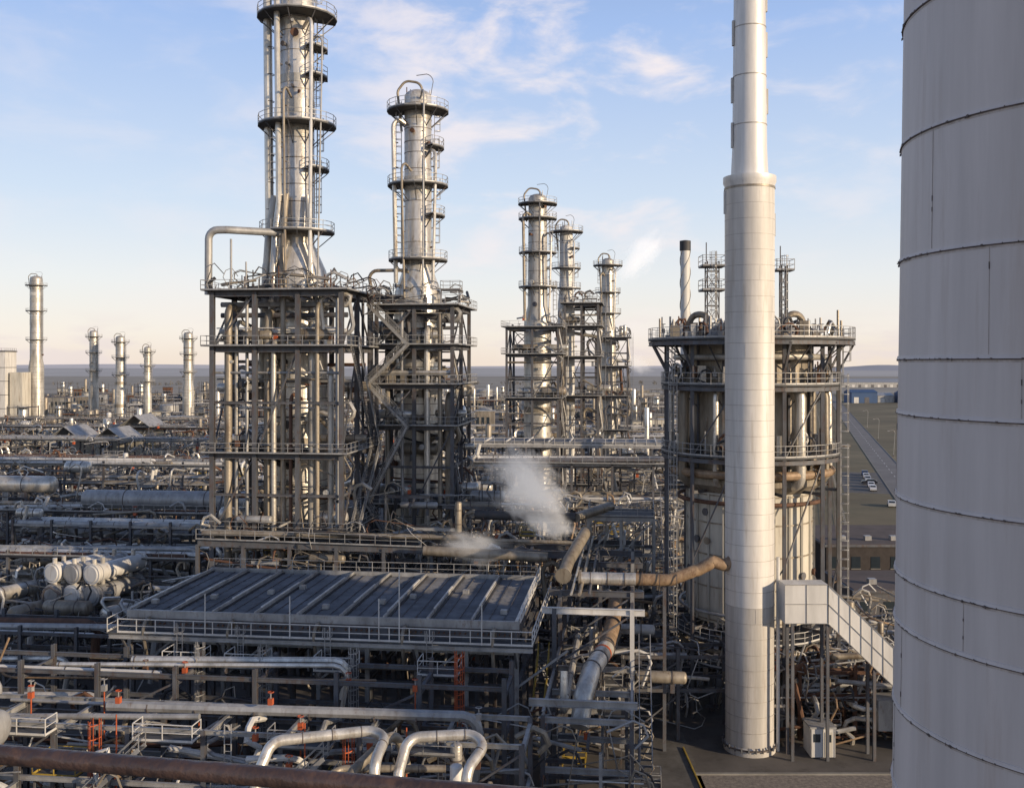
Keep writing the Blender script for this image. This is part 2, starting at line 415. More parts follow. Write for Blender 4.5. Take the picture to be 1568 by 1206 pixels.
FLAT2=mat('farmland_fields',(.28,.265,.235),1,0,.3,.006,1)
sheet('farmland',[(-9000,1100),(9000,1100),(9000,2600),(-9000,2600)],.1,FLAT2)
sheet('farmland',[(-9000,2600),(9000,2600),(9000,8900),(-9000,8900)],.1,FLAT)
TREEM=mat('winter_trees',(.17,.155,.13),.95,0,.4,.05,1)
def treebelt(name,x0,x1,y0,y1,n,h,seed):
    g=random.Random(seed); mb=MB()
    for _ in range(n):
        x=g.uniform(x0,x1); y=y0+(y1-y0)*(x-x0)/(x1-x0)+g.uniform(-12,12); hh=h*g.uniform(.5,1.2)
        mb.beam((x,y,0),(x,y,hh*.5),.4,.4,TREEM)
        for k in range(22):
            a=g.uniform(0,6.28); q=g.random(); rr=hh*.5*q; zz=hh*(.25+.6*g.random()); s=hh*.13
            c=Vector((x+rr*math.cos(a),y+rr*math.sin(a),zz))
            v=[c+Vector((g.uniform(-s,s),g.uniform(-s,s),g.uniform(-s,s))) for _ in range(4)]
            mb.add(v,[(0,1,2),(0,2,3),(1,2,3)],TREEM)
    mb.build(name)
treebelt('distant_trees',420,1100,900,1100,70,6,1)
treebelt('distant_trees',-900,900,1500,1600,200,7,2)

# ------------------------------------------------------------------ NEAR STACK (right edge)
NEAR=mat('near_stack_paint',(.62,.56,.53),.55,0,.2,.9,.07,rust=.28,rustcol=(.50,.43,.39),bump=.2,bscale=.8)
NSEAM=mat('near_stack_seam',(.13,.10,.09),.8,0,.6,5,1)
NLINE=mat('near_stack_joint',(.38,.33,.30),.7,0,.4,3,1)
NSTAIN=mat('seam_stain',(.52,.46,.425),.6,0,.3,5,.3,rust=.4,rustcol=(.40,.32,.27))
mb=MB(); cx,cy=10.46,17.28
Rz=lambda z: 3.5-(z-34)*.0140
zs=[0]+[2*i for i in range(1,30)]
mb.vlathe(cx,cy,[(Rz(z),z) for z in zs],NEAR,160)
seams=[42.3,40.15,37.96,35.86,34.08,33.1,31.6,30.23,29.35,27.85,26.4,25.0]+[23-2*i for i in range(11)]+[44.4+2.1*i for i in range(6)]
g=random.Random(4)
for i,z in enumerate(seams):
    r=Rz(z)
    mb.vlathe(cx,cy,[(r-.01,z-.006),(r+.03,z-.006),(r+.026,z+.0),(r+.018,z+.05),(r-.01,z+.055)],NEAR,160)
    mb.vlathe(cx,cy,[(r-.01,z-.024),(r+.024,z-.024),(r+.024,z-.007),(r-.01,z-.007)],NSEAM,160)
    mb.vlathe(cx,cy,[(r-.01,z-.066),(r+.004,z-.066),(r+.004,z-.025),(r-.01,z-.025)],NSTAIN,160)
    a=pi*.85
    while a<pi*1.7:
        L=g.choice([.01,.02,.03,.06]); q=r+.026
        mb.beam((cx+q*math.cos(a),cy+q*math.sin(a),z-.01-L*.5),(cx+q*math.cos(a),cy+q*math.sin(a),z+.006),.008,g.choice([.02,.05,.12]),NSEAM)
        a+=g.uniform(.01,.16)
ss=sorted(seams)
for za,zb in zip(ss[:-1],ss[1:]):
    if zb-za>2.6 : continue
    off=g.uniform(0,1.6)
    for k in range(4):
        a=off+k*2*pi/4
        r0=Rz(za)+.003; r1=Rz(zb)+.003
        mb.beam((cx+r0*math.cos(a),cy+r0*math.sin(a),za+.06),(cx+r1*math.cos(a),cy+r1*math.sin(a),zb-.03),.006,.007,NLINE)
        for q in range(2):
            z=g.uniform(za+.2,zb-.3); r=Rz(z)+.006; mb.beam((cx+r*math.cos(a),cy+r*math.sin(a),z),(cx+r*math.cos(a),cy+r*math.sin(a),z+g.uniform(.03,.12)),.01,.018,NSEAM)
mb.build('chimney_stack',ang=30)

# ------------------------------------------------------------------ camera's walkway handrail
RAILM=mat('brown_rail_paint',(.07,.046,.042),.36,0,.35,6,1,rust=.3,rustcol=(.12,.07,.05),bump=.15,bscale=30)
mb=MB()
A=Vector((-4.6,2.754,33.182)); B=Vector((3.6,1.196,33.182))
mb.tube([A,B],.020,RAILM,20); mb.tube([A-Vector((0,0,.5)),B-Vector((0,0,.5))],.019,RAILM,16)
for t in (.02,.34,.68,.98):
    p=A.lerp(B,t); mb.tube([p-Vector((0,0,1.1)),p],.02,RAILM,12)
mb.beam(A-Vector((0,0,1.0)),B-Vector((0,0,1.0)),.012,.15,RAILM)
mb.add([(-4.6,2.75,32.1),(3.6,1.2,32.1),(3.2,-1.6,32.1),(-5,-1.2,32.1),(-4.6,2.75,32.0),(3.6,1.2,32.0),(3.2,-1.6,32.0),(-5,-1.2,32.0)],[(0,1,2,3),(7,6,5,4),(0,4,5,1),(1,5,6,2),(2,6,7,3),(3,7,4,0)],GRATE)
for x,y in ((-4.3,2.3),(3,1.0),(3,-1.4),(-4.7,-1)): mb.ibeam((x,y,0),(x,y,32),.3,.3,STEEL)
mb.build('walkway_platform')

# ------------------------------------------------------------------ MAIN WHITE STACK
mb=MB(); x,y=21.0,88.0
mb.vlathe(x,y,[(2.25,0),(2.25,.5),(2.1,.7),(2.115,12.8)],STACKL,56)
mb.vlathe(x,y,[(2.115,12.8),(2.16,49.6),(2.3,49.9),(2.3,50.4),(1.62,50.5),(1.5,53),(1.28,76),(1.2,80)],STACKW,56)
SLINE=mat('stack_joint',(.40,.37,.34),.6,.2,.4,2,1)
g=random.Random(17)
z=2.0
while z<49:
    mb.ring(x,y,z,2.125 if z<30 else 2.148,.03,SLINE,56,.016)
    if g.random()<.6:
        a=g.uniform(pi,2*pi); rr=2.125 if z<30 else 2.148
        mb.beam((x+rr*math.cos(a),y+rr*math.sin(a),z+.05),(x+rr*math.cos(a),y+rr*math.sin(a),z+1.3),.01,.02,SLINE)
    z+=1.35
for z in (54.9,59.2,63.5,67.8,72): mb.ring(x,y,z,1.5-(z-53)*.0096,.08,SLINE,48,.03)
mb.ring(x,y,49.3,2.17,.18,CLADD,56,.05); mb.ring(x,y,.5,2.25,.12,SEAM,56,.12)
for k in range(24):
    a=k*pi/12; mb.box(x+2.36*math.cos(a)-.06,x+2.36*math.cos(a)+.06,y+2.36*math.sin(a)-.06,y+2.36*math.sin(a)+.06,.4,.85,STEEL)
for z0,aa in ((53,pi*1.02),(57,pi*.98),(62,pi*1.02),(61,0.05),(65,-.04),(56,0.02),(48,pi),(46,0.03)):
    r=1.58-(z0-53)*.01 if z0>50 else 2.2
    mb.beam((x+r*math.cos(aa),y+r*math.sin(aa),z0-.8*(z0<50)),(x+r*math.cos(aa),y+r*math.sin(aa),z0+2.2-1.0*(z0<50)),.14,.34,STACKL)
mb.ladder(x,y+2.3,2,48,pi/2,WHITE); mb.ladder(x-.4,y+1.9,51,76,pi/2,WHITE,cage=False)
mb.tube([(x+2.35,y-.6,0),(x+2.35,y-.6,17)],.16,WHITE,10)
mb.build('white_flue_stack')

# ------------------------------------------------------------------ CYLINDRICAL HEATER
def heater(name,loc,rot,seed):
    mb=MB(); g=random.Random(seed)
    mb.vlathe(0,0,[(2,8.6),(6.2,8.8),(6.2,21.4)],CREAM,64)
    mb.vlathe(0,0,[(6.2,21.4),(7.1,22.2),(7.1,22.8),(6.1,23.6),(6.1,36)],CLADD,64)
    mb.vlathe(0,0,[(6.1,36),(5.2,37),(3.0,38),(.01,38.2)],CLADD,48)
    for k in range(24):
        a=k*pi/12; c,s=math.cos(a),math.sin(a)
        mb.beam((6.28*c,6.28*s,8.9),(6.28*c,6.28*s,21.3),.18,.22,CREAM)
        if k%2==0: mb.beam((6.2*c,6.2*s,23.6),(6.2*c,6.2*s,36),.2,.25,STEEL)
    for z in (9.0,12.2,15.3,18.4,21.1): mb.ring(0,0,z,6.2,.14,CLADD,64,.1)
    for k in range(20):
        a=g.uniform(0,2*pi); z=g.choice([10.5,13.5,16.7,19.5]); c,s=math.cos(a),math.sin(a)
        mb.lathe((6.15*c,6.15*s,z),(c,s,0),[(.3,0),(.3,.25),(.38,.25),(.38,.32),(.001,.32)],g.choice([STEEL,RUST,CLADD]),10)
    mb.ringplat(0,0,36.4,5.9,10.2,0,2*pi,seg=24); mb.ringplat(0,0,32.0,6.1,8.9,0,2*pi,seg=24); mb.ringplat(0,0,25.2,6.1,8.9,0,2*pi,seg=24)
    mb.ringplat(0,0,7.4,5.0,7.6,0,2*pi,WHITE,seg=20); mb.ringplat(0,0,4.9,5.6,7.4,0,2*pi,WHITE,seg=20)
    for z in (36.15,31.75,24.9): 
        for q in range(24):
            a=q*pi/12; b=a+pi/12; R=10.1 if z>36 else 8.8
            mb.ibeam((R*math.cos(a),R*math.sin(a),z-.2),(R*math.cos(b),R*math.sin(b),z-.2),.2,.4,STEEL)
    for k in range(12):
        a=(k+.5)*pi/6; c,s=math.cos(a),math.sin(a)
        mb.ibeam((8.6*c,8.6*s,0),(8.6*c,8.6*s,36.2),.35,.35,STEEL)
        mb.beam((8.6*c,8.6*s,33.2),(10.1*c,10.1*s,36),.2,.2,STEEL)
        mb.ibeam((5.8*c,5.8*s,0),(5.8*c,5.8*s,8.8),.4,.4,STEEL)
        for z in (8.5,21.6): mb.ibeam((6.3*c,6.3*s,z),(8.6*c,8.6*s,z),.2,.3,STEEL)
        a2=a+pi/12; c,s=math.cos(a2),math.sin(a2); R=7.6
        mb.tube([(6*c,6*s,31.4),(R*c,R*s,31.4),(R*c,R*s,22.6),(6.1*c,6.1*s,22.6)],.5 if k%3==0 else .28,CLAD if k%2 else CLADD,12,.9)
        if k%4==0: mb.tube([(6.6*c,6.6*s,36.3),(6.6*c,6.6*s,39.0),(4.6*c,4.6*s,39.0),(4.6*c,4.6*s,37)],.34,CLADD,10,.9)
        mb.tube([(9*c,9*s,36.4),(9*c,9*s,37.8+g.random()*1.4)],.12,g.choice([GALV,CLADD]),6)
    for k in range(12):
        a=(k+.5)*pi/6; b=(k+1.5)*pi/6
        for z0,z1 in ((0,7),(25,31.7),(8,15),(15,24.8)):
            if (k+int(z0))%2==0: mb.beam((8.6*math.cos(a),8.6*math.sin(a),z0),(8.6*math.cos(b),8.6*math.sin(b),z1),.12,.12,STEEL)
    for R,z,r,m in ((7.9,23.4,.42,TAN),(7.2,20.6,.2,RUST),(7.4,34.6,.3,CLAD),(6.9,6.3,.2,CLADD),(7.0,9.9,.15,GALV)):
        mb.tube([(R*math.cos(t*pi/18),R*math.sin(t*pi/18),z) for t in range(37)],r,m,10,caps=False)
    for zc,nn in ((26.5,70),(33.3,70),(37.3,190),(5,40)):
        for _ in range(nn):
            a=g.uniform(0,2*pi); R=g.uniform(6.6,8.5) if zc<37 else g.uniform(3,9.6); c,s=math.cos(a),math.sin(a); h=g.uniform(.7,2.5)
            z=zc-1.2 if zc<37 else 36.4
            q=g.random()
            if q<.2: 
                b=a+g.uniform(-.3,.3); mb.tube([(R*c,R*s,z),(R*c,R*s,z+h*.6),(R*math.cos(b),R*math.sin(b),z+h*.6)],g.choice([.06,.1,.15]),g.choice(PMID),6,.15,seg=3)
            elif q<.55: mb.beam((R*c,R*s,z),(R*c,R*s,z+h),.12,.12,g.choice([STEEL,GALV,RUST,DARK]))
            elif q<.7: mb.valve((R*c,R*s,z+.8),.17,g.choice([RUST,STEEL,GALV]))
            else: w_=g.uniform(.15,.45); mb.box(R*c-w_,R*c+w_,R*s-.3,R*s+.3,z,z+g.uniform(.6,1.9),g.choice([GALV,CLADD,STEEL,CLADD,DARK,CLAD,RUST]))
    for a in (-2.6,-.35): 
        c,s=math.cos(a),math.sin(a)
        mb.ladder(8.9*c,8.9*s,25.2,32,a); mb.ladder(9.1*c,9.1*s,32,36.4,a); mb.ladder(8.9*c,8.9*s,7.4,25.2,a)
    return mb.build(name,loc,rot)
heater('unseen_shade_heater',(24.1,101,0),ROT,5)
h2=bpy.data.objects['unseen_shade_heater']
o=bpy.data.objects.new('unseen_shade_heater',h2.data); o.location=(58,36,0); o.rotation_euler=(0,0,.4); scene.collection.objects.link(o)  # extra heater out of view, added to cast shade on the foreground

def lattice(name,x,y,z0,z1,w,plat,seed):
    mb=MB()
    for a,b in ((-1,-1),(1,-1),(1,1),(-1,1)): mb.beam((x+a*w,y+b*w,z0),(x+a*w,y+b*w,z1),.12,.12,STEEL)
    z=z0
    while z<z1-1:
        for (a,b),(c,d) in zip(((-1,-1),(1,-1),(1,1),(-1,1)),((1,-1),(1,1),(-1,1),(-1,-1))):
            mb.beam((x+a*w,y+b*w,z),(x+c*w,y+d*w,z),.08,.08,STEEL)
            mb.beam((x+a*w,y+b*w,z),(x+c*w,y+d*w,min(z+1.8,z1)),.06,.06,STEEL)
        z+=1.8
    for zp in plat:
        mb.box(x-w-.6,x+w+.6,y-w-.6,y+w+.6,zp,zp+.08,GRATE)
        mb.rail([(x-w-.6,y-w-.6,zp+.08),(x+w+.6,y-w-.6,zp+.08),(x+w+.6,y+w+.6,zp+.08),(x-w-.6,y+w+.6,zp+.08)],closed=True)
    mb.ladder(x,y-w-.1,z0,z1,-pi/2)
    mb.tube([(x-w,y,z1),(x-w,y,z1+2.0)],.06,STEEL,5)
    mb.build(name)
lattice('lattice_tower',20.9,104,36.4,44.6,.6,(41.5,44),1)
lattice('vent_mast',27.8,102,36.4,44.0,.3,(43.4,),2)
mb=MB(); x,y=26.1,150; r=.72
mb.vlathe(x,y,[(r,0),(r,52.2)],WHITE,20); mb.vlathe(x,y,[(r,50.9),(r+.12,50.95),(r+.12,52.4),(.3,52.5)],DARK,20)
for k in range(3):
    pts=[]
    for i in range(70):
        t=i/69; pts.append((k*2*pi/3+t*2.6*pi,38+13*t))
    for (a,z),(b,w) in zip(pts[:-1],pts[1:]):
        mb.add([(x+r*math.cos(a),y+r*math.sin(a),z),(x+(r+.1)*math.cos(a),y+(r+.1)*math.sin(a),z),(x+(r+.1)*math.cos(b),y+(r+.1)*math.sin(b),w),(x+r*math.cos(b),y+r*math.sin(b),w)],[(0,1,2,3)],CLADD)
mb.build('straked_stack')

# ------------------------------------------------------------------ STRUCTURE A + COLUMN A
def levels_equipment(mb,xs,ys,zs,n,seed,skip=None):
    g=random.Random(seed)
    for z0,z1 in zip(zs[:-1],zs[1:]):
        for _ in range(n):
            x=g.uniform(xs[0]+.3,xs[-1]-.3); y=g.uniform(ys[0]+.2,ys[-1]); h=g.uniform(.5,z1-z0-.5)
            if skip and (x-skip[0])**2+(y-skip[1])**2<skip[2]**2: continue
            q=g.random(); r=g.choice([.08,.12,.18,.25,.35]); m=g.choice(PIPEM+PDARK)
            if q<.3: x2=min(xs[-1],x+g.uniform(2,6)); mb.tube([(x,y,z0+.3),(x,y,z0+h),(x2,y,z0+h),(x2,y,z1)],r,m,8,r*1.8,seg=3)
            elif q<.45: mb.tube([(x,ys[0]+.4,z0+h),(x,ys[-1],z0+h)],r,m,8)
            elif q<.62: mb.tube([(xs[0],y,z0+h),(xs[-1],y,z0+h)],r*.8,m,8)
            elif q<.8: mb.vessel((max(xs[0],x-2),y,z0+1.6),(1,0,0),g.uniform(2.5,4.5),g.uniform(.4,.85),g.choice([CLAD,CLAD,CLADD]),14)
            elif q<.9: mb.valve((x,y,z0+1.2),.25,g.choice([RUST,ORANGE,STEEL]))
            else: mb.box(x,x+.8,y,y+.6,z0+.3,z0+1.8,g.choice([GALV,CLADD,WHITE]))
mb=MB(); xs=[0,4.8,9.6,14.4]; ys=[0,6,12]
frame(mb,xs,ys,[8.5,15.6,24,35.5,41.5],hole=(3.2,12.6,3.0,10.6),seed=2,cw=.5,bh=.6)
levels_equipment(mb,xs,ys,[8.5,15.6,24,29.7,35.5,41.5],32,5,(7.8,7.2,3.6))
for k,(px,r,z0,z1,m) in enumerate([(1.5,.42,1,40,CLADD),(2.4,.22,1,38,SILV),(5.6,.45,8,39.5,CLADD),(6.7,.3,3,36,SILV),(7.6,.3,3,41,CLADD),(10.6,.48,8,37,SILV),(11.6,.25,2,40,CLADD),(12.9,.35,2,33,SILV),(3.4,.18,2,41,GALV),(8.7,.2,2,30,RUST),(13.7,.2,2,41,GALV)]):
    yy=.9+.5*(k%3); mb.tube([(px,yy+1.5,z0),(px,yy,z0),(px,yy,z1),(px,yy+3,z1)],r,m,12,r*2)
    q=z0+2
    while q<z1-1.5: mb.ring(px,yy,q,r,.09,SEAM,12,.02); q+=2.4
mb.tube([(-.9,1,41.5),(-.9,1,48.6),(1.2,1,48.6),(6.3,4.5,48.6)],.42,GALV,14,1.2)
mb.tube([(1.9,.5,41.5),(1.9,.5,47.5)],.13,GALV,8); mb.tube([(3.6,.5,41.8),(3.6,.5,45)],.1,GALV,8)
for zf,zt,f in ((0,8.5,0),(8.5,15.6,1),(15.6,24,0),(24,35.5,1)):
    ya,yb=(1,10) if f==0 else (10,1); mb.stairs((15.6,ya,zf+.3),(15.6,yb,zt+.3))
clutter(mb,0,14,0,3,41.8,43.6,22,.8,pal=PDARK); clutter(mb,9,16,-1,12,41.8,43.2,22,.8,pal=PDARK)
for _ in range(26):
    a,b=rnd.uniform(0,14.4),rnd.uniform(0,12); mb.beam((a,b,41.7),(a,b,41.7+rnd.uniform(1,3)),.1,.1,rnd.choice([STEEL,GALV,RUST]))
mb.build('column_support_structure',(-32.5,108,0),ROT)
PA=[(3.45,0),(3.45,43.5),(3.3,44.6),(1.95,47.6),(1.92,88)]
column('distillation_column',-24.7,114.5,PA,
  [(49.0,-3.6,.5,2.3),(56.2,-.9,.5,1.7),(61.2,-3.7,.5,2.5),(66.8,-.9,.4,1.6),(70,-.9,.4,1.6),(73.6,-3.7,.5,2.6)],
  ladders=((49,56.2,-.25,.35),(56.2,61.2,.05,.35),(61.2,66.8,-.3,.35),(66.8,73,.05,.35),(73,84,-.2,.35),(53,61,-2.9,.4)),
  sidepipes=((pi*1.0,.5,46.5,84,CLAD),(-2.15,.33,47,83,CLAD),(-1.0,.2,42,72,CLAD),(-1.7,.14,42,64,CLADD),(-.7,.1,44,70,GALV)),nozzles=22,seed=4)
mb=MB()
for a,r,m in ((-2.7,.5,SILV),(-2.2,.42,CLAD),(-1.85,.3,CLADD),(-.9,.25,CLAD)):
    c,s=math.cos(a),math.sin(a); X,Y=-24.7,114.5
    mb.tube([(X+2.5*c,Y+2.5*s,53),(X+2.5*c,Y+2.5*s,48.6),(X+4.1*c,Y+4.1*s,45.2),(X+4.1*c,Y+4.1*s,30)],r,m,12,1.6)
mb.build('overhead_pipework')
# ------------------------------------------------------------------ STRUCTURE B + COLUMN B
mb=MB(); xs=[0,4.6,9.2]; ys=[0,6,12]
frame(mb,xs,ys,[9,17,26.3,31.2,35.9,40.6],hole=(1.5,8.2,3,10),seed=6,cw=.42,bh=.5)
levels_equipment(mb,xs,ys,[9,17,22,26.3,31.2,35.9,40.6],20,15,(4.6,6.3,3.1))
lv=[0,9,17,26.3,31.2,35.9,40.6]
for i,(a,b) in enumerate(zip(lv[:-1],lv[1:])):
    f=i%2
    mb.stairs((-.6 if f==0 else 4.2,-1.7,a+.3),(4.2 if f==0 else -.6,-1.7,b+.3))
clutter(mb,-2,9,-.5,12,40.9,43.2,40,.8,pal=PDARK)
for k,(px,r,z0,z1,m) in enumerate([(6,.35,2,38,CLAD),(7.6,.28,2,40,CLADD),(1.2,.3,2,34,CLADD),(8.6,.4,9,30,CLADD),(3,.2,2,40,GALV)]):
    mb.tube([(px,1,z0),(px,1,z1),(px,4,z1)],r,m,10,r*2)
mb.build('column_support_structure',(-16.2,119,0),ROT)
column('distillation_column',-11.9,126,[(3.0,0),(3.0,42),(2.9,43),(1.75,46.3),(1.72,67.6)],
  [(47.0,-3.6,.5,2.0),(52.6,-.9,.4,1.7),(56.4,-3.7,.5,2.1),(61.2,-.9,.5,1.6),(65.8,-3.7,.6,2.2)],
  ladders=((47,52.6,-.15,.35),(52.6,56.4,.1,.35),(56.4,61.2,-.2,.35),(61.2,66,.1,.35),(47,56.4,-2.9,.35),(56.4,66,-2.95,.35)),
  sidepipes=((-2.6,.28,44,64,CLAD),(-.8,.2,44,60,CLAD),(-1.3,.12,42,67,GALV),(-2.0,.15,42,58,CLADD)),nozzles=18,seed=14)
mb=MB()
mb.box(0,8,0,3,42.2,42.35,GRATE); mb.rail([(0,0,42.35),(8,0,42.35),(8,3,42.35),(0,3,42.35)],closed=True)
for x in (0,3,6,8): 
    for y in (.1,2.9): mb.ibeam((x,y,0),(x,y,42.2),.3,.3,STEEL)
for z in (9,17,26,31,36,42): mb.ibeam((0,.1,z),(8,.1,z),.25,.35,STEEL); mb.ibeam((0,2.9,z),(8,2.9,z),.25,.35,STEEL)
mb.vessel((1,1.5,38.5),(1,0,0),4.5,.8,CLAD,16); mb.vessel((1,1.5,33),(1,0,0),4.5,.8,CLADD,16)
mb.tube([(1,1,42.5),(1,1,45.2),(5.5,1,45.2),(5.5,1,36)],.22,CLADD,8,.6)
mb.build('access_bridge',(-18.6,124,0),ROT)

# ------------------------------------------------------------------ GROUP C / D / E
def struct(name,loc,w,d,lv,seed,n=14):
    mb=MB(); xs=[0,w/2,w]; ys=[0,d/2,d]
    frame(mb,xs,ys,lv,seed=seed,cw=.4,bh=.5); levels_equipment(mb,xs,ys,lv,n,seed+1,(w/2,d/2,2.6)); clutter(mb,0,w,0,d,lv[-1]+.3,lv[-1]+2.2,16,.9,pal=PDARK)
    for i,(a,b) in enumerate(zip(([0]+lv)[:-1],lv)): mb.stairs((w+.9,1 if i%2 else d-1,a+.3),(w+.9,d-1 if i%2 else 1,b+.3))
    mb.build(name,loc,ROT)
struct('column_support_structure',(-1.0,184,0),9.5,11,[10,18.5,27.3,35.4,40.4],31)
column('distillation_column',4.9,190,[(2.6,0),(2.6,42),(1.9,45),(1.75,65.3)],
  [(48.5,-3.4,.3,1.8),(55,-3.4,.4,1.8),(61.5,-3.6,.4,1.9),(64.3,-3.6,.5,2.0)],ladders=((42,48.5,-.2,.4),(48.5,55,-2.8,.4),(55,61.5,-.2,.4)),
  sidepipes=((-2.5,.28,42,62,CLADD),(-.8,.2,42,58,CLAD),(-1.5,.15,42,64,STEEL)),nozzles=12,seed=24,clad=SILV,n=20)
struct('column_support_structure',(10.4,196,0),6.5,10,[10,18.5,27.3,35,41,45.5],41,10)
column('distillation_column',10.9,200,[(1.7,0),(1.7,46),(1.35,49),(1.3,61)],
  [(53,-3.2,.3,1.6),(60.3,-3.6,.6,2.1),(49,-3,.2,1.6),(57,-1,.3,1.4)],ladders=((49,53,-.2,.35),(53,60.8,-2.9,.35)),
  sidepipes=((-1,.15,44,58,WHITE),),nozzles=6,seed=34,clad=WHITE,n=20)
struct('column_support_structure',(19.8,236,0),7.5,10,[10,18,26,33,39.8],51,10)
column('distillation_column',23.1,240,[(2.0,0),(2.0,42),(1.5,45),(1.45,58.5)],
  [(46,-3.4,.3,1.7),(51,-3.2,.3,1.6),(57.5,-3.6,.6,2.1)],ladders=((46,51,-.2,.35),(51,57.5,-2.9,.35)),
  sidepipes=((-2.3,.22,42,55,CLADD),(-1,.15,42,56,CLAD)),nozzles=8,seed=44,clad=SILV,n=18)

# ------------------------------------------------------------------ AIR COOLER BANK
mb=MB(); W,D,Z=31.5,16.0,14.0
nb=9; bw=W/nb
mb.box(0,W,0,D,Z-1.6,Z-.55,STEEL)
for i in range(nb):
    x0=i*bw
    mb.box(x0+.25,x0+bw-.25,.3,D-.3,Z-.5,Z-.3,DARK)
    y=.5
    while y<D-.6:
        tilt=.16 if (i*7+int(y*3.7))%5 else .10
        mb.add([(x0+.3,y,Z-.24),(x0+bw-.3,y,Z-.24),(x0+bw-.3,y+.19,Z-.24+tilt),(x0+.3,y+.19,Z-.24+tilt)],[(0,1,2,3)],LOUV)
        y+=.27
    for q in (.34,.67): mb.box(x0+bw*q-.02,x0+bw*q+.02,.3,D-.3,Z-.2,Z-.04,STEEL)
    mb.box(x0-.08,x0+.08,0,D,Z-.3,Z+.22,GALV)
    mb.box(x0-.07,x0+.07,1.4+1.3*(i%3),D-3-(i%2)*2.4,Z+.221,Z+.30,WHITE)
    mb.box(x0+.1,x0+.28,0,D,Z-.3,Z-.02,DARK)
    mb.box(x0+.5+(i%3)*.7,x0+1.0+(i%3)*.7,2.5+i%4*2.2,3.0+i%4*2.2,Z-.05,Z+.3,GALV)
    for yy in (4,12):
        mb.vlathe(x0+bw/2,yy,[(1.45,Z-2.5),(1.45,Z-1.6)],STEEL,20); mb.box(x0+bw/2-.3,x0+bw/2+.3,yy-.3,yy+.3,Z-4,Z-2.8,DARK)
    for q in range(7):
        xx=x0+.5+q*.42; mb.tube([(xx,-.05,Z-.9),(xx,-.3,Z-.9)],.07,RUST,6)
mb.box(W-.13,W+.13,0,D,Z-.3,Z+.18,WHITE); mb.box(-.2,W+.2,-.16,.14,Z-.5,Z+.1,GALV); mb.box(-.2,W+.2,D-.14,D+.16,Z-.5,Z+.22,GALV)
mb.box(-.3,W+1.4,-1.5,-.2,Z-1.5,Z-1.4,GRATE); mb.rail([(-.3,-1.45,Z-1.4),(W+1.35,-1.45,Z-1.4),(W+1.35,D,Z-1.4)],WHITE,w=.065)
mb.rail([(W+.3,0,Z),(W+.3,D,Z)],WHITE); mb.rail([(0,D+.2,Z),(W,D+.2,Z)],GALV); mb.rail([(-1.2,-1.4,Z-1.4),(-1.2,D,Z-1.4)],WHITE)
mb.box(-1.2,-.2,-1.5,D,Z-1.5,Z-1.4,GRATE)
mb.ibeam((-1,-1.5,Z-1.7),(W+1.4,-1.5,Z-1.7),.2,.3,GALV)
for i in range(9):
    x=i*W/8
    for y in (0,5.3,10.6,D): 
        mb.ibeam((x,y,0),(x,y,Z-1.6),.32,.32,STEEL if y else GALV)
    mb.ibeam((x,0,Z-2.6),(x,D,Z-2.6),.25,.4,STEEL); mb.ibeam((x,0,9),(x,D,9),.25,.4,STEEL)
    if i%2==0:
        mb.beam((x,-1.4,Z-1.8),(x,0,Z-3.6),.14,.14,STEEL)
        mb.beam((x,0,9),(x+W/8,0,Z-2),.16,.16,GALV)
mb.ibeam((0,0,Z-2.3),(W,0,Z-2.3),.25,.35,GALV); mb.ibeam((0,0,9),(W,0,9),.25,.45,STEEL)
mb.tube([(-3,-.7,Z-3.6),(W-2,-.7,Z-3.6)],.2,CLADD,12)
for i in range(0,9,2): mb.tube([(1.8+i*bw,-.7,Z-3.6),(1.8+i*bw,-.7,Z-1.1),(1.8+i*bw,0,Z-1.1)],.14,CLADD,8,.3)
for x,m in ((4.5,GALV),(9.5,GALV),(16.5,GALV),(24.5,ORANGE)):
    mb.box(x,x+3,-3.6,-1.6,Z-3.3,Z-3.2,GRATE); mb.rail([(x,-1.6,Z-3.2),(x,-3.6,Z-3.2),(x+3,-3.6,Z-3.2),(x+3,-1.6,Z-3.2)],WHITE)
    mb.beam((x,-3.6,Z-3.4),(x,0,Z-5.4),.1,.1,GALV); mb.beam((x+3,-3.6,Z-3.4),(x+3,0,Z-5.4),.1,.1,GALV)
    mb.ladder(x+3.2,-3.9,4,Z-2.2,-pi/2,m); mb.ladder(x+.5,-1.7,Z-3.2,Z-1.4,-pi/2,GALV)
for x in (7.0,13.9,21,22.6,29): mb.tube([(x,-1.5,Z-1.4),(x,-1.5,Z+(4.2 if x==22.6 else 1.9))],.05,WHITE,6)
mb.build('air_cooler_bank',(-30.9,80.6,0),ROT)

# ------------------------------------------------------------------ FOREGROUND RACKS
mb=MB()
rack(mb,0,52,0,5,[6,9.6],5.2,.38,rr=(.08,.28),pal=PMID,bm=GALV,ztop=.6); rack(mb,2,50,6.8,11,[4.5,8.0,10.9],6,.45,rr=(.08,.22),pal=PMID)
clutter(mb,0,52,-3,11,.5,8.5,240,.9,pal=PMID)
for x in (2,9,17,27,36,44):
    mb.box(x,x+4,-1.3,0,9.7,9.8,GRATE); mb.rail([(x,0,9.8),(x,-1.3,9.8),(x+4,-1.3,9.8),(x+4,0,9.8)],WHITE if x%2 else GALV); mb.beam((x,-1.2,9.7),(x,0,8.2),.1,.1,STEEL)
for k,x in enumerate((6.5,14,24,33,41,47)): mb.ladder(x,-.4,.2,9.8,-pi/2,[GALV,STEEL,ORANGE,GALV,ORANGE,GALV][k],cage=k%2==0)
for x in (22,34): mb.stairs((x,-2,4),(x+6,-2,9.7),m=GALV)
for x in (11,26,38.5,45): mb.tube([(x,-1.5,2),(x,-1.5,11.5)],.045,ORANGE,6)
gg=random.Random(77)
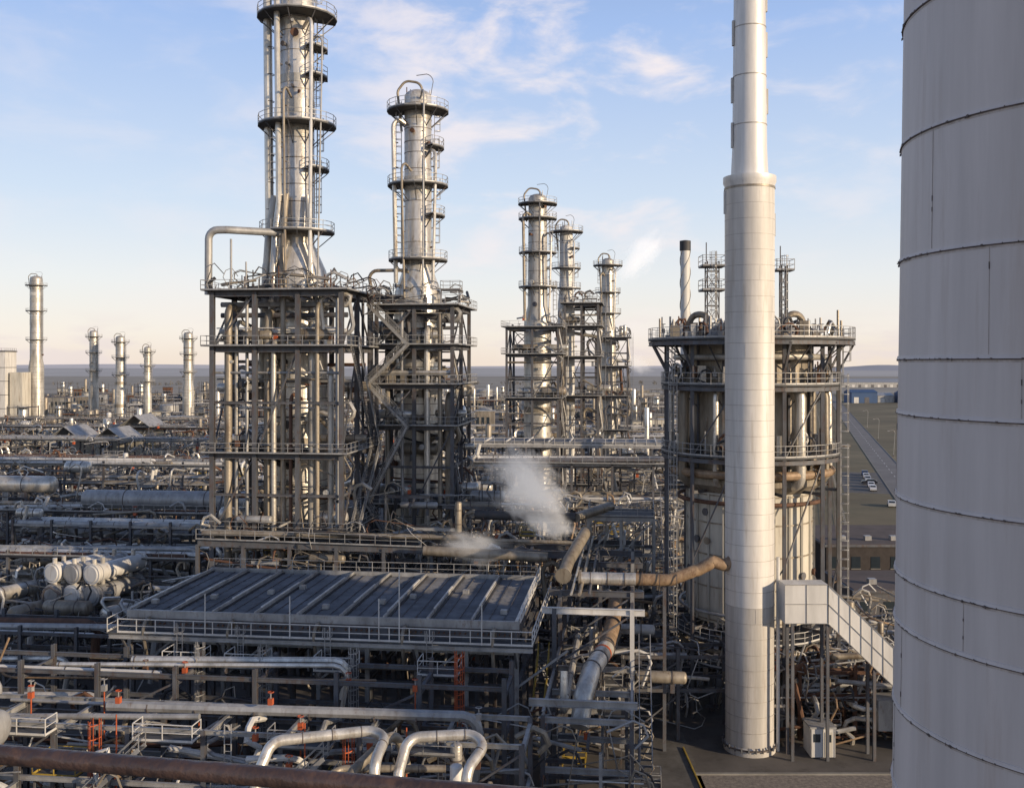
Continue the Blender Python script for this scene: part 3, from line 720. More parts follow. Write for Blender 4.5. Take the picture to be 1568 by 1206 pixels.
for _ in range(34):   # small red / orange valves, hose reels and hand-wheels on the racks
    a,b,c=gg.uniform(4,51),gg.uniform(-1,10),gg.choice([6.6,8.6,10.2,11.2]); mb.valve((a,b,c),.16,gg.choice([ORANGE,ORANGE,RUST,GALV]))
    if gg.random()<.4: mb.tube([(a,b,c),(a,b,c-gg.uniform(1,4))],.05,ORANGE,6)
mb.tube([(3,2,10.3),(12,2,10.3),(12,2,11.8),(15,2,11.8),(15,2,10.3),(30,2,10.3)],.2,GALV,10,.4)
mb.build('pipe_rack',(-51,68.5,0),ROT)
mb=MB()
rack(mb,0,38,0,8,[3.6,6.8],6.3,.35,rr=(.08,.25),pal=PMID,bm=GALV); clutter(mb,0,38,0,9,.5,7.5,160,.9,pal=PMID)
mb.vessel((-7.5,6,11.4),(1,-.1,0),8,1.15,GALV,20); mb.box(-7,1,5,7,0,.5,CONC)
for x in (-6,-1): mb.ibeam((x,6,0),(x,6,10.4),.4,.4,STEEL)
for x in (4,12,19,27,35): mb.ladder(x,-.3,.2,7.4,-pi/2,rnd.choice([GALV,STEEL,YELL]))
mb.build('pipe_rack',(-33,56.5,0),ROT)
mb=MB()
for pts,r,m in (([(-15.0,55.5,5),(-14.6,57.0,10.4),(-14.0,58,12.0),(-7.4,60,12.0),(-7.8,56.6,11.4),(-7.9,56,6)],.32,CLAD),
              ([(-9.3,55.5,5),(-9.3,57,10.5),(-7.0,61,11.6),(-6.4,61,9)],.3,CLADD),
              ([(-6.6,56,5),(-6.6,58,10.2),(-6.2,59.4,11.7),(-1.2,60,11.7),(-2.6,57,10.7),(-2.7,56.5,5)],.32,CLAD),
              ([(-11.5,54,6),(-11.5,57,9),(-10.6,60,9.6),(-4,60,9.6)],.22,CLADD)):
    mb.tube(pts,r,m,18,1.0,seg=7)
    P=[Vector(p) for p in pts]
    for a,b in zip(P[:-1],P[1:]):
        L=(b-a).length
        if L>3:
            k=int(L/1.6)
            for i in range(1,k): c=a.lerp(b,i/k); mb.lathe(c,(b-a),[(r,0),(r+.02,0),(r+.02,.06),(r,.06)],SEAM,18)
mb.build('insulated_pipe_loops')
mb=MB()
rack(mb,8,50,0,6.2,[5.5,9.0],6.2,.5,along='y',rr=(.09,.22),cm=STEEL,bm=GALV,ztop=.3,pal=PMID)
for yy in (18,24.2,30.4,36.6,42.8,49):
    for x in (0,6.2): mb.ibeam((x,yy,0),(x,yy,14.4),.35,.35,STEEL if x==0 else WHITE if yy<20 else GALV)
    mb.ibeam((-1,yy,14.2),(7.2,yy,14.2),.3,.5,WHITE if yy<20 else STEEL); mb.beam((0,yy,9.8),(6.2,yy,14.0),.14,.14,STEEL)
for x in (0,6.2): mb.ibeam((x,18,13.4),(x,49,13.4),.25,.35,STEEL)
for x,r in ((1.1,.12),(1.8,.16),(2.6,.12)): mb.tube([(x,22,14.6),(x,50,14.6)],r,rnd.choice(PDARK),8)
mb.ibeam((-1,8,10.2),(6.6,8,10.2),.3,.5,GALV)
mb.stairs((7.2,10,5),(7.2,20,11),m=GALV); mb.stairs((-1.2,22,9.5),(-1.2,13,4),m=YELL)
clutter(mb,-1,7,4,46,.5,9,150,.9,pal=PMID)
mb.tube([(4.6,34,11.4),(4.5,25,11.3),(4.1,18,11.25)],.66,TAN,20,2.2,seg=8)
mb.tube([(4.1,18,11.25),(3.2,12.5,11.2),(2.6,9.6,11.0),(2.5,9.0,8.2)],.70,CLAD,22,1.7,seg=9)
for p,d in (((4.5,25,11.3),(.04,1,0)),((4.12,18,11.25),(.08,1,0)),((3.65,15.2,11.22),(.16,1,0)),((3.2,12.6,11.2),(.18,1,0))): mb.lathe(p,d,[(.66,-.08),(.76,-.08),(.76,.08),(.66,.08)],SEAM,20)
mb.lathe((3.85,16.5,11.23),(.14,1,0),[(.68,0),(.73,0),(.73,.35),(.68,.35)],ORANGE,20)
mb.tube([(1.7,26.5,15.0),(6.5,26.6,15.0)],.55,CLAD,18)
mb.tube([(6.5,26.6,15.0),(9.5,26.7,15.0),(12,26.9,15.25),(13.4,27.2,16.0),(14.2,27.4,17.0),(15.2,27.6,17.3)],.53,TAN,18,1.6,seg=6)
for k in range(0,6): mb.lathe((2.5+k*1.5,26.55,15.0),(1,.01,0),[(.54,0),(.60,0),(.60,.07),(.54,.07)],SEAM,18)
mb.lathe((1.5,26.5,15.0),(1,0,0),[(.001,0),(.75,0),(.75,.2),(.5,.2)],CLADD,16)
mb.tube([(.2,25.4,15.4),(.5,28,16.2),(1.8,33,18.0)],.55,CLADD,16,1); mb.lathe((.2,25.3,15.4),(0,1,.2),[(.001,0),(.72,0),(.72,.2),(.5,.2)],CLADD,16)
for x,yy in ((9.0,26.7),(3.4,26.6)): mb.ibeam((x,yy,0),(x,yy,14.4),.3,.3,STEEL)
mb.build('pipe_rack',(1.2,62,0),ROT)
mb=MB()
mb.ibeam((0,0,15.2),(40,0,14.8),.4,.7,STEEL); mb.ibeam((0,4,15.2),(40,4,14.8),.4,.6,STEEL)
for x in range(0,41,5): 
    mb.ibeam((x,0,0),(x,0,15),.35,.35,STEEL); mb.ibeam((x,4,0),(x,4,15),.35,.35,STEEL); mb.ibeam((x,0,10),(x,4,10),.3,.3,STEEL); mb.ibeam((x,0,14.8),(x,4,14.8),.3,.3,STEEL)
mb.tube([(24.5,-1.5,15.2),(37,-1.5,14.8)],.5,CLADD,14); mb.tube([(29,3,18.2),(39.5,3,18.1)],.5,DARK,16); mb.tube([(39.5,3,18.1),(43,9,18.5)],.5,CLADD,16)
mb.rail([(0,-.4,15.6),(24,-.4,15.3)],GALV); mb.tube([(0,1.2,16),(28,1.2,15.7),(28,1.2,12)],.28,CLADD,10,.6); mb.tube([(5,2.4,15.9),(40,2.4,15.6)],.2,CLADD,10)
clutter(mb,0,44,0,6,1,14.5,240,1,pal=PDARK); clutter(mb,0,30,0,4,14.8,17.0,38,.7,pal=PDARK)
mb.build('pipe_rack',(-33,104.5,0),ROT)
mb=MB()
clutter(mb,0,36,0,24,.5,15,420,1.1,pal=PMID); clutter(mb,12,36,2,20,14,20,70,.9,pal=PDARK)
mb.build('process_pipework',(-31,110,0),ROT)
mb=MB()
for y in (0,5):
    for x in (0,3.5,7): mb.ibeam((x,y,0),(x,y,17.3),.3,.3,GALV)
    mb.ibeam((0,y,17.3),(7,y,17.3),.3,.4,GALV); mb.ibeam((0,y,13.5),(7,y,13.5),.3,.3,GALV)
    for x in (0,3.5): mb.beam((x,y,13.5),(x+3.5,y,17.3),.14,.14,GALV); mb.beam((x+3.5,y,0),(x,y,6),.14,.14,GALV); mb.beam((x,y,6),(x+3.5,y,13.5),.14,.14,GALV)
mb.box(0,7,0,5,17.5,17.6,GRATE); mb.rail([(0,0,17.6),(7,0,17.6),(7,5,17.6),(0,5,17.6)],closed=True)
mb.stairs((7.6,0,9.5),(7.6,14,17.6)); clutter(mb,0,7,0,12,1,16,90,.9,pal=PMID)
mb.build('valve_platform',(8.2,107,0),ROT)
mb=MB()
rack(mb,0,36,0,9,[13,18.5],6,rr=(.12,.35),rail=True,bm=GALV)
mb.box(0,34,11,20,20.5,21.3,GALV)
for i in range(10): mb.box(i*3.4+.2,i*3.4+3.2,11.2,19.8,21.31,21.4,LOUV); mb.box(i*3.4-.1,i*3.4+.1,11,20,21.3,21.6,WHITE)
mb.rail([(0,10.9,20.9),(34,10.9,20.9)],WHITE)
for x in range(0,35,5): mb.ibeam((x,11,0),(x,11,20.5),.3,.3,STEEL); mb.ibeam((x,20,0),(x,20,20.5),.3,.3,STEEL)
clutter(mb,-2,36,-14,0,1,15,320,1.1,pal=PMID); clutter(mb,0,36,0,20,2,18,130,1.2)
mb.build('pipe_rack',(-9,150,0),ROT)
mb=MB(); rack(mb,0,60,0,8,[9,13,16],7,rr=(.12,.35),rail=True,bm=GALV); clutter(mb,0,60,-16,24,1,14,380,1.3); mb.build('pipe_rack',(-14,214,0),ROT)

# ------------------------------------------------------------------ LEFT SIDE
mb=MB()
ax=Vector((.34,.94,0)).normalized()
for i in range(3):
    for j in range(2):
        o=Vector((-51.2+i*2.35,111-.35*i,8.3+2.35*j)); L=8.5 if j else 8
        mb.lathe(o,ax,[(.001,-.28),(.85,-.28),(.95,-.18),(1.13,-.18),(1.13,.1),(.98,.1),(.98,.6),(1.1,.6),(1.1,.8),(.96,.8),(.96,L-1),(1.12,L-1),(1.12,L-.7),(.9,L-.7),(.7,L),(.001,L+.2)],WHITE if (i+j)%2 else GALV,28)
        for q in (.3,1.6,L-2): mb.tube([o+ax*q,o+ax*q+Vector((0,0,1.6))],.25,CLAD,10)
        mb.box(o.x-.3,o.x+.3,o.y+2,o.y+2.6,o.z-1.2,o.z-.7,STEEL)
    mb.ibeam((-51.2+i*2.35,112.5,0),(-51.2+i*2.35,112.5,7.2),.4,.4,CONC)
mb.box(-53,-44,111.5,120,6.7,7.1,CONC)
mb.build('heat_exchangers')
mb=MB(); clutter(mb,0,32,0,34,.5,9.5,420,1.1,pal=PIPEM+PDARK)
rack(mb,0,30,14,20,[7,10.5],6,rr=(.12,.4),rail=True); rack(mb,0,34,-9,-3,[5,8],6,.6,rr=(.1,.35),pal=PMID); rack(mb,-4,30,30,36,[8,11.5],6,rr=(.12,.4),bm=GALV)
for k,(x,y) in enumerate(((4,4),(9,6),(14,3),(19,7),(24,4))): mb.vessel((x,y,7+k%2),(.34,.94,0),6,.8,[GALV,CLAD,CLADD][k%3],16)
mb.build('process_pipework',(-68,106,0),ROT)
mb=MB(); mb.vessel((-64,150,13.6),(1,-.1,0),25,1.4,GALV,24); mb.vessel((-90,158,15),(1,-.1,0),18,1.3,CLAD,24)
for x in (-60,-50,-42): mb.ibeam((x,149.5,0),(x,149.5,12),.5,.5,STEEL)
mb.build('horizontal_drum')
for k,(y,x0,x1,lv) in enumerate(((142,-95,-30,[8,12]),(170,-120,-34,[9,13,16]),(205,-140,-40,[9,13]),(250,-175,-50,[9,14]),(300,-200,-30,[10,14]),(360,-240,-40,[9,13]))):
    mb=MB(); rack(mb,0,x1-x0,0,8,lv,7,.8,rr=(.14,.42),rail=True,bm=GALV if k%2 else STEEL); clutter(mb,0,x1-x0,-12,20,1,lv[-1]+1,int((x1-x0)*4.6),1.4)
    mb.build('pipe_rack',(x0,y+abs(x0)*.12*.5,0),ROT)
def shelter(name,loc,w,d,h):
    mb=MB()
    for x in (0,w):
        for y in (0,d): mb.ibeam((x,y,0),(x,y,h),.3,.3,STEEL)
    t=.12
    for s_ in (0,1):
        xa=-.5 if s_==0 else w+.5
        mb.add([(xa,-.5,h),(w/2,-.5,h+w*.38),(w/2,d+.5,h+w*.38),(xa,d+.5,h),(xa,-.5,h-t),(w/2,-.5,h+w*.38-t),(w/2,d+.5,h+w*.38-t),(xa,d+.5,h-t)],[(0,1,2,3),(7,6,5,4),(0,4,5,1),(3,2,6,7),(0,3,7,4)],GALV)
    for y in (0,d): mb.beam((0,y,h),(w,y,h),.2,.3,STEEL)
    mb.box(.2,w-.2,d-.2,d-.05,0,h,CREAM); mb.box(1,w-1,2,d-2,0,h*.5,GALV)
    mb.build(name,loc,ROT)
for p in ((-122,262,11),(-108,256,11),(-118,300,12)): shelter('gabled_shelter',(p[0],p[1],0),9,10,p[2]+3)
def far_units(name,x0,x1,y0,y1,n,seed,hmax=14):
    g=random.Random(seed); mb=MB()
    for _ in range(n):
        x=g.uniform(x0,x1); y=g.uniform(y0,y1)
        q=g.random(); h=g.uniform(3,hmax)*.8
        if q<.3:
            w=g.uniform(5,20); d=g.uniform(4,10)
            mb.box(x,x+w,y,y+d,0,h,g.choice([CREAM,GALV,CONC,CLADD,CLADD,RUST,STEEL])); mb.box(x-.3,x+w+.3,y-.3,y+d+.3,h,h+.4,g.choice([STEEL,GALV,CONC]))
            for k in range(int(w/2.5)): mb.box(x+.6+k*2.5,x+2+k*2.5,y-.06,y-.01,h*.4,h*.75,GLASS)
        elif q<.40:
            r=g.uniform(3,8); mb.vlathe(x,y,[(r,0),(r,h),(r*.6,h+r*.12),(.01,h+r*.18)],g.choice([GALV,CREAM,GALV]),28); mb.rail([(x+r*math.cos(t*pi/6),y+r*math.sin(t*pi/6),h) for t in range(13)],w=.12,sp=3)
        elif q<.8:
            L=g.uniform(10,40); z=g.uniform(4,hmax*.8)
            for k in range(g.randint(2,5)): mb.tube([(x,y+k*.9,z),(x+L,y+k*.9,z)],g.uniform(.15,.4),g.choice(PIPEM),6)
            for k in range(int(L/6)): mb.beam((x+k*6,y,0),(x+k*6,y,z+1),.3,.3,STEEL); mb.beam((x+k*6,y+4,0),(x+k*6,y+4,z+1),.3,.3,STEEL)
        elif q<.93:
            w=g.uniform(5,9); hh=g.uniform(8,hmax*1.3)
            for a in (0,w):
                for b in (0,w): mb.beam((x+a,y+b,0),(x+a,y+b,hh),.35,.35,STEEL)
            z=3.5
            while z<hh: mb.box(x,x+w,y,y+w,z,z+.25,GRATE); mb.rail([(x,y,z+.25),(x+w,y,z+.25)],w=.1,sp=3); z+=4
            mb.vessel((x+w/2,y+w/2,3),(0,0,1),hh-4,w*.2,g.choice([CLAD,CLADD]),12)
        else:
            hh=g.uniform(12,22); mb.vessel((x,y,0),(0,0,1),hh,g.uniform(.6,1.2),g.choice([CLAD,CLADD]),12)
    mb.build(name)
far_units('refinery_units',-330,-40,330,520,300,61,13); far_units('refinery_units',-520,-60,520,950,380,62,15)
far_units('refinery_units',-30,70,270,420,120,63,13); far_units('refinery_units',-80,120,430,900,180,64,14)
for k,(x,y,r,h) in enumerate(((-215,450,2.7,72),(-205,488,2.0,49),(-188,478,2.2,46),(-172,470,1.6,41),(-158,486,2.3,48))):
    pl=[(h*.62,-3.2,.4,1.8),(h*.8,-3.2,.4,1.8),(h*.96,-3.6,.6,2.0)]
    column('distant_column',x,y,[(r*1.2,0),(r*1.2,h*.45),(r,h*.5),(r,h)],pl,clad=SILV,nozzles=3,seed=70+k,n=18,ladders=((h*.5,h*.95,-.3,.4),))
mb=MB(); mb.box(-232,-222,436,446,0,39,WHITE); mb.box(-232.3,-221.7,435.7,446.3,39,39.5,STEEL); mb.box(-221,-215.5,438,446,0,30,CREAM)
for z in (8,14,20,26,32): mb.box(-232.1,-221.9,435.9,446.1,z,z+.25,STEEL)
mb.rail([(-232,436,39.5),(-222,436,39.5),(-222,446,39.5)],w=.1); mb.build('distant_boiler_house')
mb=MB()
for x,y,h in ((-96,900,55),(620,2600,75),(640,2620,70)): mb.vlathe(x,y,[(1.2,0),(.8,h)],CONC,10)
mb.build('distant_chimneys')

# ------------------------------------------------------------------ AREA AROUND STACK / RIGHT
mb=MB()
def gal(a,b,w,h,m):
    a=Vector(a); b=Vector(b); vs=[]
    for p in (a,b):
        vs+=[p+Vector((0,-w,0)),p+Vector((0,w,0)),p+Vector((0,w,h)),p+Vector((0,-w,h))]
    mb.add(vs,[(0,1,5,4),(1,2,6,5),(2,3,7,6),(3,0,4,7),(0,3,2,1),(4,5,6,7)],m)
    n=max(2,int((b-a).length/1.25))
    for i in range(n+1):
        p=a.lerp(b,i/n); mb.beam(p+Vector((0,-w-.03,0)),p+Vector((0,-w-.03,h)),.04,.05,GALV)
    for z in (0,h*.5,h): mb.beam(a+Vector((0,-w-.03,z)),b+Vector((0,-w-.03,z)),.05,.05,GALV)
gal((23.3,86,11.8),(27.0,86,11.8),1.0,3.3,WHITE); gal((27.0,86,11.8),(39.2,86,.1),1.0,3.3,WHITE)
for x,z in ((24,11.8),(27,11.8),(31,7.8)): 
    for y in (85.2,86.8): mb.ibeam((x,y,0),(x,y,z),.25,.25,STEEL)
mb.build('covered_stair_gallery')
mb=MB()
clutter(mb,23.5,44,88.5,96,.3,6.5,240,.9,pal=PMID+[RUST,RUST]); clutter(mb,30,48,94,118,.3,8,170,1,pal=PMID)
rack(mb,26,46,90,93,[3.5,5.6],5,rr=(.08,.2),cm=RUST,pal=PMID)
mb.box(32.4,34.4,88,90,1.5,4.2,GALV)
mb.tube([(29,90,7.5),(36,90,7.5),(36,90,2)],.3,CLADD,12,.8)
mb.build('pump_area')
mb=MB(); clutter(mb,10,20,92,118,.5,9,130,1,pal=PMID); rack(mb,10,20,90,94,[4,7],5,.6,rr=(.1,.25),pal=PMID); mb.build('process_pipework')
mb=MB(); x,y=25.7,85.6
mb.box(x,x+2.1,y,y+2.2,.15,2.6,WHITE); mb.box(x-.08,x+2.18,y-.08,y+2.28,2.6,2.75,GALV); mb.box(x+.1,x+2,y+.1,y+2.1,0,.15,DARK)
mb.box(x+.22,x+.82,y-.03,y-.002,1.45,2.15,GLASS); mb.box(x+1.2,x+1.85,y-.04,y-.002,.2,2.3,CREAM); mb.box(x+1.3,x+1.75,y-.06,y-.042,1.45,2.1,GLASS)
for a in (x+.02,x+1.02,x+2.0): mb.box(a,a+.06,y-.035,y-.001,.15,2.6,GALV)
mb.build('portable_cabin')
def flatb(name,x0,x1,y0,y1,h,wm,rm):
    mb=MB(); mb.box(x0,x1,y0,y1,0,h,wm); mb.box(x0-.3,x1+.3,y0-.3,y1+.3,h,h+.35,STEEL); mb.box(x0,x1,y0,y1,h+.36,h+.42,rm)
    n=int((x1-x0)/3)
    for i in range(n): mb.box(x0+.8+i*3,x0+2.2+i*3,y0-.05,y0-.005,h*.45,h*.75,GLASS); mb.box(x0+.75+i*3,x0+2.25+i*3,y0-.12,y0-.004,h*.45-.12,h*.45,CONC)
    for i in range(4): mb.box(x0+3+i*4,x0+4+i*4,y0+3,y0+4,h+.42,h+1.1,GALV)
    mb.build(name)
ROOF=mat('felt_roof',(.10,.08,.075),.9,0,.3,.3,1)
BRICK=mat('dark_cladding_wall',(.05,.042,.04),.9,0,.3,1,1)
flatb('flat_roofed_building',48,74,152,170,6,BRICK,ROOF); flatb('flat_roofed_building',44,66,128,140,4.5,STEEL,ROOF)
def shed(name,x,y,w,d,h,m):
    mb=MB(); mb.box(x,x+w,y,y+d,0,h,m)
    mb.add([(x-.5,y-.5,h),(x+w+.5,y-.5,h),(x+w+.5,y+d/2,h+d*.12),(x-.5,y+d/2,h+d*.12),(x+w+.5,y+d+.5,h),(x-.5,y+d+.5,h)],[(0,1,2,3),(3,2,4,5),(0,3,5),(1,4,2)],m if m is BLUE else GALV)
    for i in range(int(w/9)): mb.box(x+2+i*9,x+6+i*9,y-.1,y-.01,0,h*.55,STEEL if i%2 else WHITE)
    mb.build(name)
for a in ((290,850,22,20,9),(316,860,14,20,6),(334,850,26,20,8),(365,860,30,20,6),(440,1400,110,40,7),(330,1300,60,40,9)): shed('warehouse',*a,BLUE if a[0] in (290,334,330) else GALV)
def lamp(x,y,h=9):
    mb=MB(); mb.tube([(x,y,0),(x,y,h),(x-1.6,y,h+.3)],.07,GALV,6,.5); mb.box(x-2.2,x-1.5,y-.15,y+.15,h+.2,h+.36,GALV); mb.box(x-.2,x+.2,y-.2,y+.2,0,.6,STEEL); mb.build('street_lamp')
for i in range(5): lamp(*rp(-20+i*80,5.2))
mb=MB()
for i in range(160):
    a=rp(-60+i*4,-18); mb.beam((*a,0),(*a,2.2),.08,.08,CONC)
for z in (.5,1.2,1.8,2.1): mb.beam((*rp(-60,-18),z),(*rp(580,-18),z),.03,.04,GALV)
mb.build('perimeter_fence')
def car(name,col,loc,rot):
    m=mat('car_paint_'+str(rnd.random())[:6],col,.3,.2,.05,1)
    mb=MB()
    P=[(-2.1,.32),(2.1,.32),(2.15,.7),(1.95,.9),(1.05,1.0),(.45,1.42),(-1.1,1.45),(-1.8,1.05),(-2.1,.98)]
    n=len(P); vs=[(-.84,p[0],p[1]) for p in P]+[(.84,p[0],p[1]) for p in P]
    mb.add(vs,[(i,(i+1)%n,(i+1)%n+n,i+n) for i in range(n)]+[tuple(range(n)),tuple(range(2*n-1,n-1,-1))],m)
    win=[(.85,1.02),(.36,1.36),(-1.05,1.38),(-1.6,1.06)]
    for sx in (-.855,.855): mb.add([(sx,p[0],p[1]) for p in win],[(0,1,2,3)],GLASS)
    mb.add([(-.7,1.03,1.03),(.7,1.03,1.03),(.65,.5,1.41),(-.65,.5,1.41)],[(0,1,2,3)],GLASS); mb.add([(-.7,-1.82,1.07),(.7,-1.82,1.07),(.65,-1.16,1.44),(-.65,-1.16,1.44)],[(0,1,2,3)],GLASS)
    for wy in (-1.3,1.3):
        for sx in (-.88,.68): mb.lathe((sx,wy,.32),(1,0,0),[(.001,0),(.32,0),(.32,.2),(.001,.2)],DARK,14)
    mb.build(name,loc,rot)
cols=[(.7,.7,.7),(.7,.7,.72),(.03,.03,.04),(.45,.46,.48),(.7,.7,.7),(.05,.08,.2),(.7,.7,.68)]
ra=math.atan2(rd.y,rd.x)
for i in range(6):
    p=rp(34+i*7.5,-8.5); car('parked_car',cols[i],(p[0],p[1],.01),ra+pi/2*(i!=2))
p=rp(4,-6.2); car('parked_car',cols[6],(p[0],p[1],.01),ra-pi/2)

# ------------------------------------------------------------------ STEAM
def steam(name,loc,size,dens,rot=(0,0,0),seed=0.0,thr=.42,em=.0):
    bpy.ops.mesh.primitive_ico_sphere_add(subdivisions=3,radius=1,location=loc); o=bpy.context.object; o.name=name; o.scale=size; o.rotation_euler=rot
    m=bpy.data.materials.new(name); m.use_nodes=True; nt=m.node_tree; N=nt.nodes; L=nt.links; N.remove(N['Principled BSDF'])
    v=N.new('ShaderNodeVolumePrincipled'); v.inputs['Color'].default_value=(.99,.985,.98,1); v.inputs['Anisotropy'].default_value=0
    tc=N.new('ShaderNodeTexCoord'); ln=N.new('ShaderNodeVectorMath'); ln.operation='LENGTH'; L.new(tc.outputs['Object'],ln.inputs[0])
    nz=N.new('ShaderNodeTexNoise'); nz.noise_dimensions='4D'; nz.inputs['W'].default_value=seed; nz.inputs['Scale'].default_value=2.1; nz.inputs['Detail'].default_value=6; nz.inputs['Roughness'].default_value=.6; L.new(tc.outputs['Object'],nz.inputs['Vector'])
    s=N.new('ShaderNodeMath'); s.operation='MULTIPLY'; s.inputs[1].default_value=.5; L.new(ln.outputs['Value'],s.inputs[0])
    d=N.new('ShaderNodeMath'); d.operation='SUBTRACT'; L.new(nz.outputs['Fac'],d.inputs[0]); L.new(s.outputs[0],d.inputs[1])
    mr=N.new('ShaderNodeMapRange'); mr.inputs['From Min'].default_value=thr-.3; mr.inputs['From Max'].default_value=thr+.1; mr.inputs['To Max'].default_value=dens; L.new(d.outputs[0],mr.inputs['Value'])
    L.new(mr.outputs[0],v.inputs['Density'])
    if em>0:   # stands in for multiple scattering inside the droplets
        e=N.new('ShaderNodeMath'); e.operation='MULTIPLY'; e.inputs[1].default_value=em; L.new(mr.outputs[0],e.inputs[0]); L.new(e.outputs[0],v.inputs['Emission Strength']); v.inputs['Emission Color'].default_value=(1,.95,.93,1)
    L.new(v.outputs[0],N['Material Output'].inputs['Volume'])
    o.data.materials.clear(); o.data.materials.append(m)
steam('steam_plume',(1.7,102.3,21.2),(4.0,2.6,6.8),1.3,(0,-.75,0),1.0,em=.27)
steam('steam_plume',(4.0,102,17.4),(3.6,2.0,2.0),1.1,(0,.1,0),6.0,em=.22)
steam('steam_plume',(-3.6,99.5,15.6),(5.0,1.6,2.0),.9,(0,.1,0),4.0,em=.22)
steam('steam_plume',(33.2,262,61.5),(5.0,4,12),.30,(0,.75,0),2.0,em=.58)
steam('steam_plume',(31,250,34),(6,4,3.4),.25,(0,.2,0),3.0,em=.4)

# ------------------------------------------------------------------ SKY, SUN
w=bpy.data.worlds.new('World'); scene.world=w; w.use_nodes=True; nt=w.node_tree; N=nt.nodes; L=nt.links
bg=N['Background']; SUN_EL,SUN_AZ=math.radians(13),math.radians(122)
sky=N.new('ShaderNodeTexSky'); sky.sky_type='NISHITA'; sky.sun_disc=False; sky.sun_elevation=SUN_EL; sky.sun_rotation=SUN_AZ; sky.air_density=1.0; sky.dust_density=1.0; sky.ozone_density=1.6; sky.altitude=30
tc=N.new('ShaderNodeTexCoord'); sep=N.new('ShaderNodeSeparateXYZ'); L.new(tc.outputs['Generated'],sep.inputs[0])
def math_(op,a,b=None,clamp=False):
    n=N.new('ShaderNodeMath'); n.operation=op; n.use_clamp=clamp
    for i,v in enumerate((a,b)):
        if v is None: continue
        if isinstance(v,(int,float)): n.inputs[i].default_value=v
        else: L.new(v,n.inputs[i])
    return n.outputs[0]
def mixc(f,a,b):
    n=N.new('ShaderNodeMix'); n.data_type='RGBA'
    if isinstance(f,(int,float)): n.inputs['Factor'].default_value=f
    else: L.new(f,n.inputs['Factor'])
    L.new(a,n.inputs['A'])
    if isinstance(b,tuple): n.inputs['B'].default_value=(*b,1)
    else: L.new(b,n.inputs['B'])
    return n.outputs['Result']
# thin high haze veil: lifts the low sky towards white, leaves the zenith blue
cr=N.new('ShaderNodeValToRGB'); L.new(sep.outputs['Z'],cr.inputs[0])
stops=[(0,(.83,.71,.61)),(.03,(.84,.775,.705)),(.08,(.76,.77,.78)),(.16,(.58,.675,.81)),(.32,(.34,.48,.78)),(.55,(.11,.18,.36)),(1,(.045,.08,.18))]
e=cr.color_ramp.elements; e[0].position=0; e[0].color=(*stops[0][1],1); e[1].position=1; e[1].color=(*stops[-1][1],1)
for p,c in stops[1:-1]: q=e.new(p); q.color=(*c,1)
sc=N.new('ShaderNodeVectorMath'); sc.operation='SCALE'; sc.inputs['Scale'].default_value=10; L.new(cr.outputs[0],sc.inputs[0])
base=mixc(.86,sky.outputs[0],sc.outputs[0])
mp0=N.new('ShaderNodeMapping'); mp0.inputs['Scale'].default_value=(9,9,22); mp0.inputs['Rotation'].default_value=(0,-.22,0); mp0.inputs['Location'].default_value=(4.3,0,.6); L.new(tc.outputs['Generated'],mp0.inputs[0])
n1=N.new('ShaderNodeTexNoise'); n1.inputs['Scale'].default_value=1.0; n1.inputs['Detail'].default_value=7; n1.inputs['Roughness'].default_value=.55; n1.inputs['Distortion'].default_value=.3; L.new(mp0.outputs[0],n1.inputs['Vector'])
mr=N.new('ShaderNodeMapRange'); mr.interpolation_type='SMOOTHSTEP'; mr.inputs['From Min'].default_value=.44; mr.inputs['From Max'].default_value=.70; mr.inputs['To Max'].default_value=.9; L.new(n1.outputs['Fac'],mr.inputs['Value'])
dist=N.new('ShaderNodeVectorMath'); dist.operation='DISTANCE'; L.new(tc.outputs['Generated'],dist.inputs[0]); dist.inputs[1].default_value=(.06,.945,.31)
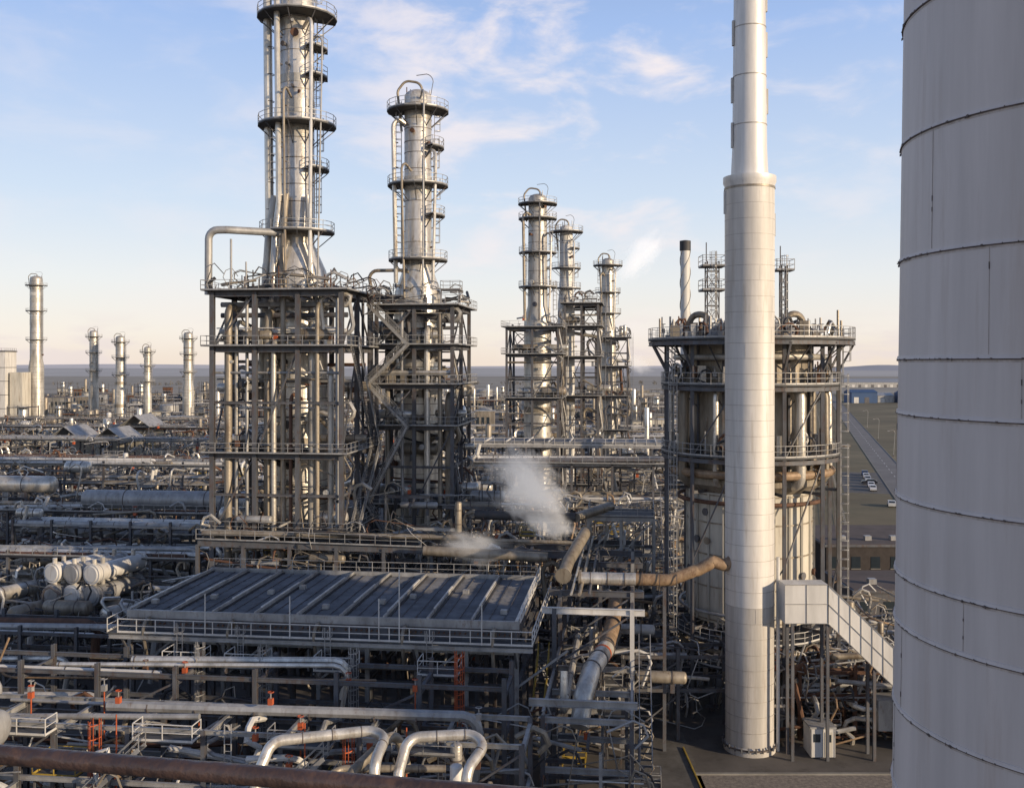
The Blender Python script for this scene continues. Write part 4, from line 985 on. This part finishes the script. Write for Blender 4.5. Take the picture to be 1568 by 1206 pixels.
win=N.new('ShaderNodeMapRange'); win.inputs['From Min'].default_value=.36; win.inputs['From Max'].default_value=.10; win.inputs['To Min'].default_value=.2; L.new(dist.outputs['Value'],win.inputs['Value'])
cf=math_('MULTIPLY',mr.outputs[0],win.outputs[0])
mp=N.new('ShaderNodeMapping'); mp.inputs['Scale'].default_value=(14,14,60); L.new(tc.outputs['Generated'],mp.inputs[0])
n3=N.new('ShaderNodeTexNoise'); n3.inputs['Scale'].default_value=1; n3.inputs['Detail'].default_value=6; L.new(mp.outputs[0],n3.inputs['Vector'])
band=N.new('ShaderNodeMapRange'); band.inputs['From Min'].default_value=.05; band.inputs['From Max'].default_value=.018; L.new(sep.outputs['Z'],band.inputs['Value'])
b2=N.new('ShaderNodeMapRange'); b2.inputs['From Min'].default_value=.45; b2.inputs['From Max'].default_value=.58; b2.inputs['To Max'].default_value=.6; L.new(n3.outputs['Fac'],b2.inputs['Value'])
bf=math_('MULTIPLY',band.outputs[0],b2.outputs[0])
c1=mixc(cf,base,(8.1,7.35,7.3)); c2=mixc(bf,c1,(6.9,6.1,6.0))
L.new(c2,bg.inputs['Color']); bg.inputs['Strength'].default_value=.12
sl=bpy.data.lights.new('sun','SUN'); sl.energy=5.0; sl.angle=math.radians(.6); sl.color=(1,.79,.54)
so=bpy.data.objects.new('sun',sl); scene.collection.objects.link(so)
sd=Vector((math.sin(SUN_AZ)*math.cos(SUN_EL),math.cos(SUN_AZ)*math.cos(SUN_EL),math.sin(SUN_EL)))
so.rotation_euler=sd.to_track_quat('Z','Y').to_euler(); so.location=(60,-40,80)

# ------------------------------------------------------------------ CAMERA
cam=bpy.data.cameras.new('camera'); co=bpy.data.objects.new('camera',cam); scene.collection.objects.link(co)
co.location=(0,0,34); co.rotation_euler=(math.radians(90),0,0); cam.lens=35.0; cam.sensor_width=36; cam.shift_y=-.030
cam.clip_start=.1; cam.clip_end=20000; scene.camera=co
scene.view_settings.view_transform='Standard'; scene.view_settings.look='None'; scene.view_settings.exposure=0
